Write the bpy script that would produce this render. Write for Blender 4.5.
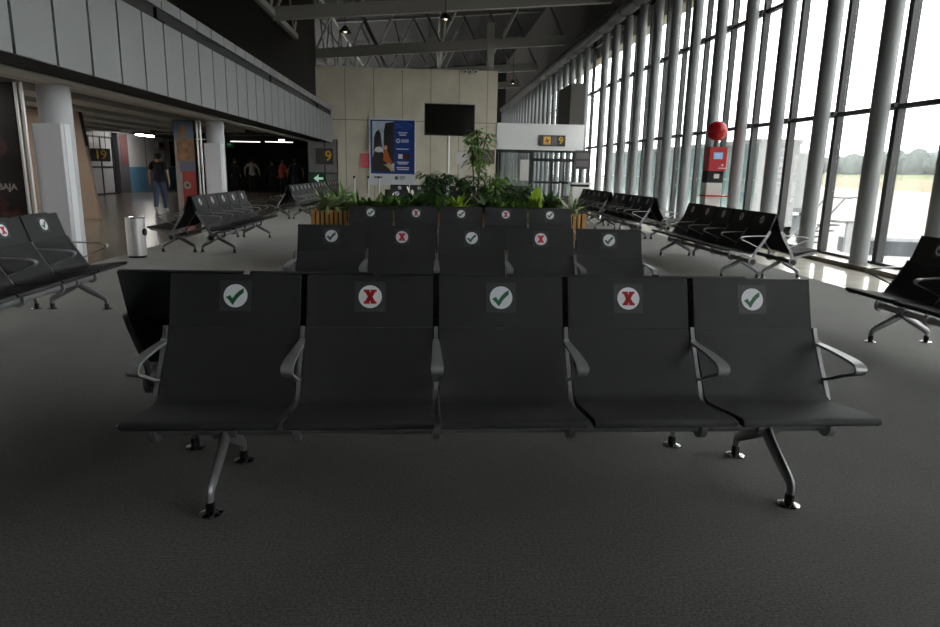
import bpy, bmesh, math, random
from mathutils import Vector, Matrix
from math import sin, cos, pi, radians

SC = bpy.context.scene
COL = SC.collection
for _o in list(bpy.data.objects):
    bpy.data.objects.remove(_o)

# ------------------------------------------------------------------ camera
PITCH, YAW, ROLL, FPX, CAMH = 0.2137, 0.065, 0.0207, 660.16, 1.373
cam = bpy.data.cameras.new('camera')
cam.sensor_fit = 'HORIZONTAL'
cam.sensor_width = 36.0
cam.lens = FPX / 940 * 36.0
cam.clip_start, cam.clip_end = 0.05, 2500
camo = bpy.data.objects.new('camera', cam)
COL.objects.link(camo)
_f = Vector((sin(YAW) * cos(PITCH), cos(YAW) * cos(PITCH), -sin(PITCH)))
_r = Vector((cos(YAW), -sin(YAW), 0))
_u = _r.cross(_f)
_r2 = _r * cos(ROLL) + _u * sin(ROLL)
_u2 = _u * cos(ROLL) - _r * sin(ROLL)
_m = Matrix((_r2, _u2, -_f)).transposed().to_4x4()
_m.translation = (0, 0, CAMH)
camo.matrix_world = _m
SC.camera = camo

# ------------------------------------------------------------------ sky, exposure
world = bpy.data.worlds.new('overcast_sky')
SC.world = world
world.use_nodes = True
_nt = world.node_tree
_bg = _nt.nodes['Background']
_bg.inputs['Color'].default_value = (1.0, 0.99, 0.97, 1)
_bg.inputs['Strength'].default_value = 6.0
SC.view_settings.view_transform = 'Standard'
SC.view_settings.look = 'None'
SC.view_settings.gamma = 1
SC.view_settings.use_curve_mapping = False
SC.view_settings.exposure = 0.0

# ------------------------------------------------------------------ materials
MATS = {}


def lin(c):
    return tuple(((v / 255) / 12.92 if v / 255 <= .04045 else ((v / 255 + .055) / 1.055) ** 2.4) for v in c)


def mat(name, rgb, rough=.6, metal=0., noise=0., scale=30., bump=0., spec=.5, emit=0., stretch=(1, 1, 1)):
    """Principled material; rgb is sRGB 0-255; noise mottles the colour, bump roughens the surface."""
    m = bpy.data.materials.new(name)
    m.use_nodes = True
    nt = m.node_tree
    b = nt.nodes['Principled BSDF']
    c = lin(rgb)
    b.inputs['Base Color'].default_value = (*c, 1)
    b.inputs['Roughness'].default_value = rough
    b.inputs['Metallic'].default_value = metal
    b.inputs['Specular IOR Level'].default_value = spec
    if emit:
        b.inputs['Emission Color'].default_value = (*c, 1)
        b.inputs['Emission Strength'].default_value = emit
    if noise or bump:
        tc = nt.nodes.new('ShaderNodeTexCoord')
        mp = nt.nodes.new('ShaderNodeMapping')
        mp.inputs['Scale'].default_value = stretch
        nz = nt.nodes.new('ShaderNodeTexNoise')
        nz.inputs['Scale'].default_value = scale
        nz.inputs['Detail'].default_value = 4
        nt.links.new(tc.outputs['Object'], mp.inputs['Vector'])
        nt.links.new(mp.outputs['Vector'], nz.inputs['Vector'])
        if noise:
            cr = nt.nodes.new('ShaderNodeValToRGB')
            cr.color_ramp.elements[0].position = .3
            cr.color_ramp.elements[1].position = .7
            cr.color_ramp.elements[0].color = (*[v * (1 - noise) for v in c], 1)
            cr.color_ramp.elements[1].color = (*[min(1, v * (1 + noise)) for v in c], 1)
            nt.links.new(nz.outputs['Fac'], cr.inputs['Fac'])
            nt.links.new(cr.outputs['Color'], b.inputs['Base Color'])
        if bump:
            bp = nt.nodes.new('ShaderNodeBump')
            bp.inputs['Strength'].default_value = bump
            bp.inputs['Distance'].default_value = .01
            nt.links.new(nz.outputs['Fac'], bp.inputs['Height'])
            nt.links.new(bp.outputs['Normal'], b.inputs['Normal'])
    MATS[name] = m
    return m


def glass_mat(name, tint, refl=.06):
    m = bpy.data.materials.new(name)
    m.use_nodes = True
    nt = m.node_tree
    nt.nodes.clear()
    out = nt.nodes.new('ShaderNodeOutputMaterial')
    mix = nt.nodes.new('ShaderNodeMixShader')
    tr = nt.nodes.new('ShaderNodeBsdfTransparent')
    gl = nt.nodes.new('ShaderNodeBsdfGlossy')
    lw = nt.nodes.new('ShaderNodeLayerWeight')
    mul = nt.nodes.new('ShaderNodeMath')
    mul.operation = 'MULTIPLY_ADD'
    mul.inputs[1].default_value = .35
    mul.inputs[2].default_value = refl * .3
    lw.inputs['Blend'].default_value = .25
    tr.inputs['Color'].default_value = (*tint, 1)
    gl.inputs['Roughness'].default_value = .02
    nt.links.new(lw.outputs['Fresnel'], mul.inputs[0])
    nt.links.new(mul.outputs[0], mix.inputs[0])
    nt.links.new(tr.outputs[0], mix.inputs[1])
    nt.links.new(gl.outputs[0], mix.inputs[2])
    nt.links.new(mix.outputs[0], out.inputs['Surface'])
    return m


def carpet_mat():
    m = mat('carpet', (74, 74, 71), .95, spec=.15)
    nt = m.node_tree
    b = nt.nodes['Principled BSDF']
    tc = nt.nodes.new('ShaderNodeTexCoord')
    n1 = nt.nodes.new('ShaderNodeTexNoise')
    n1.inputs['Scale'].default_value = 95
    n1.inputs['Detail'].default_value = 2
    n2 = nt.nodes.new('ShaderNodeTexNoise')
    n2.inputs['Scale'].default_value = 1.1
    n2.inputs['Detail'].default_value = 5
    ck = nt.nodes.new('ShaderNodeTexWave')
    ck.wave_type = 'BANDS'
    ck.bands_direction = 'Y'
    ck.inputs['Scale'].default_value = 32
    ck.inputs['Distortion'].default_value = 4
    ck.inputs['Detail'].default_value = 1
    a = nt.nodes.new('ShaderNodeMath')
    a.operation = 'MULTIPLY_ADD'
    a.inputs[1].default_value = .8
    a2 = nt.nodes.new('ShaderNodeMath')
    a2.operation = 'MULTIPLY_ADD'
    a2.inputs[1].default_value = .12
    cr = nt.nodes.new('ShaderNodeValToRGB')
    cr.color_ramp.elements[0].position = .42
    cr.color_ramp.elements[1].position = .92
    cr.color_ramp.elements[0].color = (*lin((15, 15, 14)), 1)
    cr.color_ramp.elements[1].color = (*lin((78, 77, 74)), 1)
    for n in (n1, n2, ck):
        nt.links.new(tc.outputs['Object'], n.inputs['Vector'])
    nt.links.new(n1.outputs['Fac'], a.inputs[0])
    m2 = nt.nodes.new('ShaderNodeMath')
    m2.operation = 'MULTIPLY'
    m2.inputs[1].default_value = .38
    nt.links.new(n2.outputs['Fac'], m2.inputs[0])
    nt.links.new(m2.outputs[0], a.inputs[2])
    nt.links.new(ck.outputs['Fac'], a2.inputs[0])
    nt.links.new(a.outputs[0], a2.inputs[2])
    nt.links.new(a2.outputs[0], cr.inputs['Fac'])
    nt.links.new(cr.outputs['Color'], b.inputs['Base Color'])
    b.inputs['Sheen Weight'].default_value = .29
    b.inputs['Sheen Roughness'].default_value = .45
    b.inputs['Sheen Tint'].default_value = (.8, .8, .76, 1)
    bp = nt.nodes.new('ShaderNodeBump')
    bp.inputs['Strength'].default_value = .35
    bp.inputs['Distance'].default_value = .003
    nt.links.new(a2.outputs[0], bp.inputs['Height'])
    nt.links.new(bp.outputs['Normal'], b.inputs['Normal'])
    return m


M_CARPET = carpet_mat()
M_TILE = mat('polished_pale_stone', (226, 221, 208), .1, noise=.12, scale=3)
M_STONE = mat('polished_brown_stone', (118, 110, 98), .22, noise=.15, scale=2)
M_SILL = mat('sill_stone', (205, 200, 188), .2)
M_SILLF = mat('sill_dark_edge', (112, 104, 86), .5)
M_CONC = mat('fair_faced_concrete', (218, 210, 192), .85, noise=.08, scale=1.6, bump=.15)
M_JOINT = mat('panel_joint', (140, 132, 118), .9)
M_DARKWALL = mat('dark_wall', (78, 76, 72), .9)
M_BACKDARK = mat('darkened_back_wall', (38, 37, 35), .9)  # wall colour darkened so the far end looks unlit despite the windows
M_GREYWALL = mat('grey_wall_panel', (138, 138, 138), .6)
M_WHITEWALL = mat('white_wall', (205, 206, 208), .6)
M_GATEWALL = mat('white_gate_wall', (238, 238, 238), .5)
M_BLUEWALL = mat('blue_wainscot', (92, 138, 168), .6)
M_FASCIA = mat('satin_metal_panel', (128, 130, 132), .45, metal=.15, noise=.03, scale=1.5)
M_BLACK = mat('matte_black', (16, 16, 17), .7)
M_RECESS = mat('dark_recess', (30, 30, 30), .8)
M_SOFFIT = mat('soffit_grey', (70, 69, 66), .8)
M_LTRIM = mat('pale_grey_trim', (200, 198, 190), .5)
M_SLAT = mat('ceiling_baffle_grey', (170, 168, 163), .6)
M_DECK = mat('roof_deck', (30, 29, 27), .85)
M_STEEL = mat('painted_grey_steel', (160, 158, 152), .55)
M_WEBSHADE = mat('shaded_steel_tube', (96, 95, 92), .6)  # shaded copy of the diagonal tubes, shade put into the colour
M_WEBLIT = mat('lit_steel_tube', (205, 203, 196), .45)  # lit copy of the diagonal tubes, window light put into the colour
M_PIPE = mat('grey_duct', (98, 98, 96), .5)
M_COLUMN = mat('grey_painted_column', (122, 124, 126), .4)
M_MULL = mat('dark_mullion', (44, 45, 46), .5)
M_GLASS = glass_mat('clear_glass', (.96, .98, .98))
M_TEAL = mat('teal_glazing', (104, 132, 130), .2, noise=.15, scale=.35)
M_CLAD = mat('white_column_cladding', (205, 207, 212), .35, metal=.1)
M_CLADTOP = mat('white_plaster_column', (190, 191, 196), .6)
M_CHROMEPIPE = mat('brushed_tube', (200, 200, 200), .3, metal=.6)
M_BROWN = mat('light_brown_board', (140, 120, 102), .7, noise=.06, scale=2)
M_SEAT = mat('black_seat_plastic', (43, 43, 45), .62, noise=.04, scale=60, bump=.04, spec=.3)
M_ALU = mat('cast_aluminium', (138, 138, 140), .42, metal=.55)
M_ALUARM = mat('satin_aluminium_arm', (172, 172, 174), .3, metal=.6)
M_HUB = mat('black_rubber', (14, 14, 15), .6)
M_CHROME = mat('chrome', (205, 205, 205), .15, metal=1.)
M_STKBACK = mat('dark_sticker_vinyl', (56, 57, 60), .55)
M_STKDISC = mat('white_sticker', (225, 226, 232), .5)
M_STKGREEN = mat('green_print', (18, 92, 58), .5)
M_STKRED = mat('red_print', (190, 8, 20), .5)
M_BINSTEEL = mat('brushed_stainless', (222, 222, 222), .3, metal=.6, noise=.04, scale=40, stretch=(1, 1, .05))
M_WOOD = mat('planter_wood', (186, 136, 80), .6, noise=.18, scale=9, stretch=(6, 6, .6))
M_WOODD = mat('planter_dark_gap', (46, 33, 22), .8)
M_SOIL = mat('potting_soil', (42, 32, 24), .95, noise=.3, scale=40)
M_LEAF = mat('green_leaf', (92, 134, 50), .4, noise=.25, scale=6)
M_LEAFD = mat('dark_green_leaf', (58, 88, 42), .4, noise=.25, scale=6)
M_LEAFL = mat('lime_green_leaf', (158, 188, 60), .4, noise=.15, scale=6)
M_LEAFV = mat('variegated_leaf', (150, 165, 120), .45, noise=.45, scale=18)
M_STEM = mat('plant_stem', (86, 76, 48), .7)
M_FLOWER = mat('white_spathe', (225, 225, 205), .5)
M_SCREEN = mat('screen_black', (8, 8, 9), .18)
M_TVFRAME = mat('black_tv_bezel', (14, 14, 15), .35)
M_WHITEPOLE = mat('white_painted_pole', (215, 215, 212), .45)
M_RED = mat('glossy_red', (176, 16, 24), .25)
M_REDBOX = mat('red_cabinet', (188, 32, 40), .45)
M_WHITEBOX = mat('white_cabinet', (218, 216, 212), .5)
M_BLUESCREEN = mat('blue_lit_screen', (120, 165, 205), .3, emit=.35)
M_PBLUE = mat('poster_blue', (28, 62, 136), .35, noise=.12, scale=1.5)
M_PLBLUE = mat('poster_light_blue', (58, 96, 168), .35)
M_PSKY = mat('poster_sky', (190, 208, 222), .35, noise=.25, scale=3)
M_PROCK = mat('poster_rock', (44, 38, 40), .4, noise=.3, scale=5)
M_PORANGE = mat('poster_orange', (184, 98, 44), .4, noise=.2, scale=6)
M_PBROWN = mat('poster_brown', (84, 44, 30), .4)
M_PSKIN = mat('poster_tan', (216, 178, 140), .4)
M_PWHITE = mat('poster_white', (224, 226, 230), .4)
M_PRED = mat('notice_red', (240, 92, 108), .5)
M_SIGNDARK = mat('sign_dark_grey', (72, 70, 72), .5)
M_SIGNMID = mat('sign_mid_grey', (112, 108, 110), .5)
M_YELLOW = mat('sign_yellow', (222, 178, 50), .5)
M_SIGNYEL = mat('sign_yellow_panel', (232, 196, 90), .5)
M_GREENLIT = mat('exit_green', (70, 170, 96), .5, emit=.25)
M_GREENDK = mat('exit_green_dark', (28, 66, 44), .6)
M_TUBE = mat('fluorescent_tube', (255, 250, 238), .5, emit=2.2)
M_DIMTUBE = mat('dim_fluorescent_tube', (235, 232, 222), .5, emit=.22)
M_ADDARK = mat('dark_advert_print', (38, 32, 34), .3, noise=.5, scale=2.5)
M_ADTEXT = mat('advert_lettering', (140, 138, 136), .5)
M_ADRED = mat('advert_dark_red', (58, 30, 27), .4, noise=.4, scale=4)
M_ADBLUE = mat('advert_sky_blue', (76, 96, 116), .3, noise=.2, scale=3)
M_ADORANGE = mat('advert_ochre', (122, 88, 52), .3, noise=.35, scale=8)
M_ADREDL = mat('advert_red', (132, 46, 42), .3, noise=.2, scale=5)
M_ADPALE = mat('advert_pale', (134, 126, 122), .3, noise=.15, scale=5)
M_APRON = mat('concrete_apron', (140, 138, 134), .9, noise=.05, scale=.05)
M_GRASS = mat('airfield_grass', (96, 106, 62), .95, noise=.2, scale=.02)
M_DRY = mat('dry_grass', (122, 110, 84), .95, noise=.15, scale=.03)
M_TREE = mat('distant_trees', (78, 88, 84), .95, noise=.3, scale=.08)
M_HILL = mat('distant_hill', (92, 102, 106), .95, noise=.15, scale=.01)
M_CITY = mat('distant_building', (108, 110, 114), .9)
M_JETW = mat('jet_bridge_white', (150, 150, 150), .5)
M_CART = mat('cart_dark_steel', (62, 65, 70), .6)
M_JETG = mat('jet_bridge_grey', (98, 101, 105), .6)
M_SKIN = mat('skin', (176, 128, 100), .55)
M_HAIR = mat('black_hair', (20, 17, 16), .6)
M_NAVY = mat('navy_cloth', (52, 56, 76), .9)
M_BLK = mat('black_cloth', (22, 22, 24), .9)
M_JEAN = mat('blue_denim', (66, 78, 98), .9, noise=.2, scale=20)
M_GREYC = mat('grey_cloth', (140, 136, 126), .9)
M_REDC = mat('red_cloth', (150, 48, 36), .9)
M_SHOE = mat('white_shoe', (190, 188, 184), .6)
M_DSHOE = mat('dark_shoe', (36, 32, 30), .6)
M_LAMP = mat('lamp_shade_grey', (70, 70, 70), .5)
M_LAMPGLOW = mat('lamp_glow', (255, 240, 215), .5, emit=1.2)

# ------------------------------------------------------------------ mesh helpers


class MB:
    """collects shapes into one mesh"""

    def __init__(s):
        s.v, s.f, s.sm = [], [], []

    def add(s, vs, fs, smooth=False):
        o = len(s.v)
        s.v += [tuple(v) for v in vs]
        s.f += [tuple(i + o for i in f) for f in fs]
        s.sm += [smooth] * len(fs)
        return s

    def box(s, x0, x1, y0, y1, z0, z1):
        vs = [(x, y, z) for x in (x0, x1) for y in (y0, y1) for z in (z0, z1)]
        return s.add(vs, [(0, 1, 3, 2), (4, 6, 7, 5), (0, 4, 5, 1), (2, 3, 7, 6), (0, 2, 6, 4), (1, 5, 7, 3)])

    def cbox(s, x0, x1, y0, y1, z0, z1, c=.01):
        """box with its vertical edges chamfered"""
        p = [(x0 + c, y0), (x1 - c, y0), (x1, y0 + c), (x1, y1 - c), (x1 - c, y1), (x0 + c, y1), (x0, y1 - c), (x0, y0 + c)]
        return s.prism([(a, b, z0) for a, b in p], (0, 0, z1 - z0))

    def prism(s, pts, vec, smooth=False):
        n = len(pts)
        a = [Vector(p) for p in pts]
        b = [p + Vector(vec) for p in a]
        s.add(a + b, [tuple(range(n - 1, -1, -1)), tuple(range(n, 2 * n))])
        o = len(s.v) - 2 * n
        for i in range(n):
            j = (i + 1) % n
            s.f.append((o + i, o + j, o + n + j, o + n + i))
            s.sm.append(smooth)
        return s

    def poly(s, pts):
        return s.add(pts, [tuple(range(len(pts)))])

    def tube(s, path, r, n=10, cap=True, flat=None):
        """round (or flattened) tube along a path; r one radius or one per point; flat=(side scale, other scale)"""
        P = [Vector(p) for p in path]
        R = r if isinstance(r, (list, tuple)) else [r] * len(P)
        T = []
        for i in range(len(P)):
            t = (P[min(i + 1, len(P) - 1)] - P[max(i - 1, 0)])
            T.append(t.normalized())
        ref = Vector((0, 0, 1)) if abs(T[0].z) < .9 else Vector((1, 0, 0))
        N = (ref - T[0] * ref.dot(T[0])).normalized()
        vs = []
        for i, p in enumerate(P):
            N = (N - T[i] * N.dot(T[i])).normalized()
            B = T[i].cross(N)
            fa, fb = flat or (1, 1)
            for k in range(n):
                a = 2 * pi * k / n
                vs.append(p + (N * cos(a) * fa + B * sin(a) * fb) * R[i])
        fs = []
        for i in range(len(P) - 1):
            for k in range(n):
                fs.append((i * n + k, i * n + (k + 1) % n, (i + 1) * n + (k + 1) % n, (i + 1) * n + k))
        s.add(vs, fs, True)
        if cap:
            s.add(vs[:n], [tuple(range(n - 1, -1, -1))])
            s.add(vs[-n:], [tuple(range(n))])
        return s

    def lathe(s, prof, c=(0, 0, 0), n=24, smooth=True):
        """prof: (radius, z) list; around the vertical through c"""
        vs, fs = [], []
        for r, z in prof:
            for k in range(n):
                a = 2 * pi * k / n
                vs.append((c[0] + r * cos(a), c[1] + r * sin(a), c[2] + z))
        for i in range(len(prof) - 1):
            for k in range(n):
                fs.append((i * n + k, i * n + (k + 1) % n, (i + 1) * n + (k + 1) % n, (i + 1) * n + k))
        s.add(vs, fs, smooth)
        for idx, rev in ((0, True), (len(prof) - 1, False)):
            if prof[idx][0] > 1e-5:
                ring = vs[idx * n:(idx + 1) * n]
                s.add(ring, [tuple(range(n - 1, -1, -1)) if rev else tuple(range(n))])
        return s

    def sphere(s, c, r, n=20, m=12, sc=(1, 1, 1)):
        vs, fs = [], []
        for i in range(m + 1):
            th = pi * i / m
            for k in range(n):
                a = 2 * pi * k / n
                vs.append((c[0] + r * sc[0] * sin(th) * cos(a), c[1] + r * sc[1] * sin(th) * sin(a), c[2] - r * sc[2] * cos(th)))
        for i in range(m):
            for k in range(n):
                fs.append((i * n + k, i * n + (k + 1) % n, (i + 1) * n + (k + 1) % n, (i + 1) * n + k))
        return s.add(vs, fs, True)

    def mesh(s, name, m):
        me = bpy.data.meshes.new(name)
        me.from_pydata(s.v, [], s.f)
        me.polygons.foreach_set('use_smooth', s.sm)
        bm = bmesh.new()
        bm.from_mesh(me)
        bmesh.ops.remove_doubles(bm, verts=bm.verts, dist=1e-5)
        bmesh.ops.recalc_face_normals(bm, faces=bm.faces)
        for e in bm.edges:
            if len(e.link_faces) == 2 and e.calc_face_angle(0) > .6:
                e.smooth = False
        bm.to_mesh(me)
        bm.free()
        me.materials.append(m)
        return me


def link(name, data, parent=None, loc=None, rot=None):
    o = bpy.data.objects.new(name, data)
    COL.objects.link(o)
    if parent is not None:
        o.parent = parent
    if loc is not None:
        o.location = loc
    if rot is not None:
        o.rotation_euler = rot
    return o


def obj(name, mb, m, parent=None, loc=None, rot=None):
    return link(name, mb.mesh(name, m), parent, loc, rot)


def tag(o, label, cat, group=None):
    o['label'] = label
    o['category'] = cat
    if group:
        o['group'] = group
    return o


def thing(name, label, cat, loc=(0, 0, 0), rz=0, group=None):
    o = link(name, None, None, loc, (0, 0, rz))
    o.empty_display_size = .1
    return tag(o, label, cat, group)


def struct(name, mb, m, parent=None, loc=None):
    o = obj(name, mb, m, parent, loc)
    if parent is None:
        o['kind'] = 'structure'
    return o


def copy_tree(o, parent=None):
    c = o.copy()
    COL.objects.link(c)
    if parent is not None:
        c.parent = parent
    for ch in list(o.children):
        copy_tree(ch, c)
    return c


def relabel(o, label, loc=None, rz=None):
    o['label'] = label
    if loc is not None:
        o.location = loc
    if rz is not None:
        o.rotation_euler = (0, 0, rz)
    return o


def text_mesh(name, s, size, m, depth=.004, align='CENTER'):
    """lettering standing in the x-z plane, readable from -y"""
    cu = bpy.data.curves.new(name, 'FONT')
    cu.body = s
    cu.size = size
    cu.align_x = align
    cu.align_y = 'CENTER'
    cu.extrude = depth
    cu.offset = size * .015
    t = bpy.data.objects.new(name, cu)
    COL.objects.link(t)
    me = bpy.data.meshes.new_from_object(t.evaluated_get(bpy.context.evaluated_depsgraph_get()))
    bpy.data.objects.remove(t)
    bpy.data.curves.remove(cu)
    me.transform(Matrix.Rotation(pi / 2, 4, 'X'))
    me.materials.clear()
    me.materials.append(m)
    return me


def stroke(path, widths):
    """outline polygon of a 2-D polyline with a width per point"""
    P = [Vector((p[0], p[1])) for p in path]
    L, Rr = [], []
    for i, p in enumerate(P):
        t = (P[min(i + 1, len(P) - 1)] - P[max(i - 1, 0)]).normalized()
        n = Vector((-t.y, t.x))
        w = widths[i] if isinstance(widths, (list, tuple)) else widths
        L.append(p + n * w / 2)
        Rr.append(p - n * w / 2)
    return L + Rr[::-1]


def smooth_path(pts, k=6):
    """Catmull-Rom through the points"""
    P = [Vector(p) for p in pts]
    out = []
    for i in range(len(P) - 1):
        a, b, c, d = P[max(i - 1, 0)], P[i], P[i + 1], P[min(i + 2, len(P) - 1)]
        for j in range(k):
            t = j / k
            out.append(.5 * ((2 * b) + (c - a) * t + (2 * a - 5 * b + 4 * c - d) * t * t + (3 * b - a - 3 * c + d) * t ** 3))
    out.append(P[-1])
    return out


# ------------------------------------------------------------------ large structure
YB, YE = -6.0, 62.0          # the hall runs from behind the viewer to beyond the gate wall
GX = 6.95                    # glass line
BAY = 1.49
Y0 = 9.78                    # one of the mullions
ENDY = 28.3                  # concrete end wall
K = ENDY / 31.0


def ez(z):
    return CAMH + (z - CAMH) * K


struct('floor', MB().box(-4.65, 5.32, YB, ENDY + .2, -.2, 0), M_CARPET)
struct('floor_window_side', MB().box(5.32, 7.3, YB, YE, -.2, -.002), M_TILE)
struct('floor_concourse', MB().box(-20, -4.65, YB, 48, -.2, -.002), M_STONE)
struct('floor_gate', MB().box(-4.65, 5.32, ENDY + .2, YE, -.2, -.002), M_STONE)
struct('trim_1', MB().box(6.56, 7.4, YB, YE, -.002, .07), M_SILL)
struct('trim_2', MB().box(6.535, 6.56, YB, YE, -.002, .066), M_SILLF)


def deck_z(x):
    return 9.75 + .08 * (x + 5.3)


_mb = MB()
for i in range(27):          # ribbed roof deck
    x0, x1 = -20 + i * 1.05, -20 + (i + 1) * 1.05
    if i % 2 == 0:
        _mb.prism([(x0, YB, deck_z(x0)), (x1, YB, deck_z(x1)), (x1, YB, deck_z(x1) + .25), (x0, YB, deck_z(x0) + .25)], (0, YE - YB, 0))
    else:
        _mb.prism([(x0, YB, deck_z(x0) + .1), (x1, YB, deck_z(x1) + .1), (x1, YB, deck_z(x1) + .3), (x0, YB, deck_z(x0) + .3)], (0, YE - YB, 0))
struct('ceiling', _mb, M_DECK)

# concrete end wall, cast in tall panels
struct('wall_back', MB().box(-5.02 * K, 3.05 * K, ENDY, ENDY + .35, 0, ez(5.72)), M_CONC)
_mb = MB()
for k in range(1, 7):
    x = (-5.02 + k * 1.27) * K
    _mb.box(x - .012, x + .012, ENDY - .004, ENDY, 0, ez(5.72))
_mb.box(-5.02 * K, 3.05 * K, ENDY - .004, ENDY, ez(3.46), ez(3.49))
struct('trim_3', _mb, M_JOINT)
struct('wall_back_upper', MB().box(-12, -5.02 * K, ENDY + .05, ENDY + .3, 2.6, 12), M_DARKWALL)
struct('wall_front', MB().box(-20, 7.3, YB - .3, YB, 0, 12), M_DARKWALL)
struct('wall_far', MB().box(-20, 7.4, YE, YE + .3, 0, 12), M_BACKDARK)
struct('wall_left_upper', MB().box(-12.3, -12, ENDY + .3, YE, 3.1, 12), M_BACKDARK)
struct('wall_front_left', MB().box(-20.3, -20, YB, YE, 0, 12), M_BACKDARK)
struct('wall_gate_passage', MB().box(2.5, 2.79, ENDY + .35, YE, 0, 3.3), M_GREYWALL)
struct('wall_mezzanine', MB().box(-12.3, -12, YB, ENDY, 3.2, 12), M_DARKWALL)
# concourse walls
struct('wall_left', MB().box(-14.6, -14.3, YB, 32.4, 0, 2.75), M_WHITEWALL)
_w = struct('wall_left_far', MB().box(-14.6, -14.3, 32.4, 48, 1.2, 2.75), M_WHITEWALL)
obj('wainscot', MB().box(-14.6, -14.28, 32.4, 48, 0, 1.2), M_BLUEWALL, _w)
obj('wainscot_joint', MB().box(-14.3, -14.27, 35.2, 35.26, 0, 2.75).box(-14.3, -14.27, 37.6, 37.66, 0, 2.75), M_JOINT, _w)
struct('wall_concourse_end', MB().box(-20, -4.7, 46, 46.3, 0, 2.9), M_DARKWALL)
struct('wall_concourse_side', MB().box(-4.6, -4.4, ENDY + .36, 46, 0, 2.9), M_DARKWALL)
struct('ceiling_concourse', MB().box(-20, -4.75, YB, 46, 2.78, 3.1), M_SOFFIT)
# grey panelled wall that carries the small gate number
_w = struct('wall_number', MB().box(-5.42 * K, -4.1 * K, ENDY - .12, ENDY - .02, 0, 2.5), M_GREYWALL)
obj('seam', MB().box(-4.3, -4.26, ENDY - .13, ENDY - .11, 0, 2.5).box(-4.96, -3.76, ENDY - .13, ENDY - .11, 1.12, 1.16).box(-3.79, -3.76, ENDY - .13, ENDY - .11, 0, 2.5), M_BLACK, _w)

# balcony front: tall satin panels, a dark slot, a narrow upper band
FX = -3.95
_w = struct('wall_balcony', MB().box(FX - .7, FX - .04, YB, ENDY - .1, 2.40, 3.76), M_RECESS)
_p, _b = MB(), MB()
y = 6.93 - 0.76 * 17
while y < ENDY - .2:
    y1 = min(y + .76, ENDY - .12)
    if y > YB:
        _p.box(FX - .04, FX, y + .026, y1 - .026, 2.372, 3.41)
        _b.box(FX - .04, FX, y + .018, y1 - .018, 3.60, 3.77)
    y += .76
obj('lower_panels', _p, M_FASCIA, _w)
obj('upper_panels', _b, M_FASCIA, _w)
_s = MB()
for yy in (10.5, 17.6, 24.7):
    _s.box(FX - .05, FX + .01, yy, yy + .34, 3.43, 3.58)
obj('slot_light', _s, M_BLACK, _w)
struct('trim_4', MB().box(FX - .77, FX - .02, YB, ENDY - .14, 2.43, 2.45), M_SOFFIT)
struct('trim_5', MB().box(-4.95, -4.72, YB, ENDY - .14, 2.365, 2.78), M_LTRIM)
# linear baffles under the concourse ceiling
for k in range(7):
    x = -5.55 - k * 1.3
    struct('ceiling_baffle', MB().box(x - .62, x, 4, 25.5 + .4 * k, 2.56, 2.74), M_SLAT)

# gate wall at the far end: white band over a glazed shopfront
struct('wall_gate', MB().box(2.80, 6.47, ENDY - .05, ENDY + .2, ez(2.34), ez(3.5)), M_GATEWALL)
struct('wall_gate_box', MB().box(5.9, 6.5, ENDY + .3, ENDY + 3, ez(3.5), 5.0), M_DARKWALL)


def gate(z0, *bxs):
    """boxes laid out in shopfront units, brought to the gate wall"""
    mb = MB()
    for (x0, x1, y0, y1, a, b) in bxs:
        mb.box(x0 * K, x1 * K, y0, y1, max(0, ez(a)) if a > 0 else 0, ez(b))
    return mb


E_ = ENDY
_w = link('window_50', None)
_w['kind'] = 'structure'
obj('frame', gate(0, (3.05, 3.12, E_, E_ + .12, 0, 2.34), (3.05, 4.7, E_, E_ + .12, 2.2, 2.34), (4.62, 4.7, E_, E_ + .12, 0, 2.3), (3.12, 4.62, E_, E_ + .12, 0, .72)), M_MULL, _w)
obj('pane', gate(0, (3.12, 4.62, E_ + .05, E_ + .062, .72, 2.2)), M_GLASS, _w)
obj('blind', gate(0, *[(3.2 + k * .16, 3.25 + k * .16, E_ + .4, E_ + .42, .72, 2.25) for k in range(9)]), mat('grey_green_blind', (120, 134, 126), .6), _w)
obj('poster', gate(0, (4.2, 4.6, E_ - .01, E_ + .03, .95, 1.9)), M_WHITEBOX, _w)
_w = link('door_1', None)
_w['kind'] = 'structure'
obj('frame', gate(0, (4.7, 4.8, E_, E_ + .14, 0, 2.34), (6.66, 6.78, E_, E_ + .14, 0, 2.34), (4.8, 6.66, E_, E_ + .14, 2.24, 2.34), (4.8, 6.66, E_, E_ + .14, 1.84, 1.98),
              (5.62, 5.74, E_, E_ + .14, 0, 1.84), (4.8, 5.62, E_, E_ + .1, 0, .3), (5.74, 6.66, E_, E_ + .1, 0, .3), (6.2, 6.28, E_ + .02, E_ + .1, .3, 1.84)), M_MULL, _w)
obj('pane', gate(0, (4.8, 6.66, E_ + .05, E_ + .062, .3, 2.24)), M_GLASS, _w)
obj('push_bar', gate(0, (4.85, 6.6, E_ - .06, E_ - .02, .84, .94)), M_BLACK, _w)
_w = link('window_51', None)
_w['kind'] = 'structure'
obj('frame', gate(0, (7.0, 7.08, E_, E_ + .12, 0, 2.34), (6.78, 7.0, E_, E_ + .12, 0, .6)), M_MULL, _w)
obj('pane', gate(0, (6.78, 7.0, E_ + .05, E_ + .062, .6, 2.34)), M_GLASS, _w)

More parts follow.
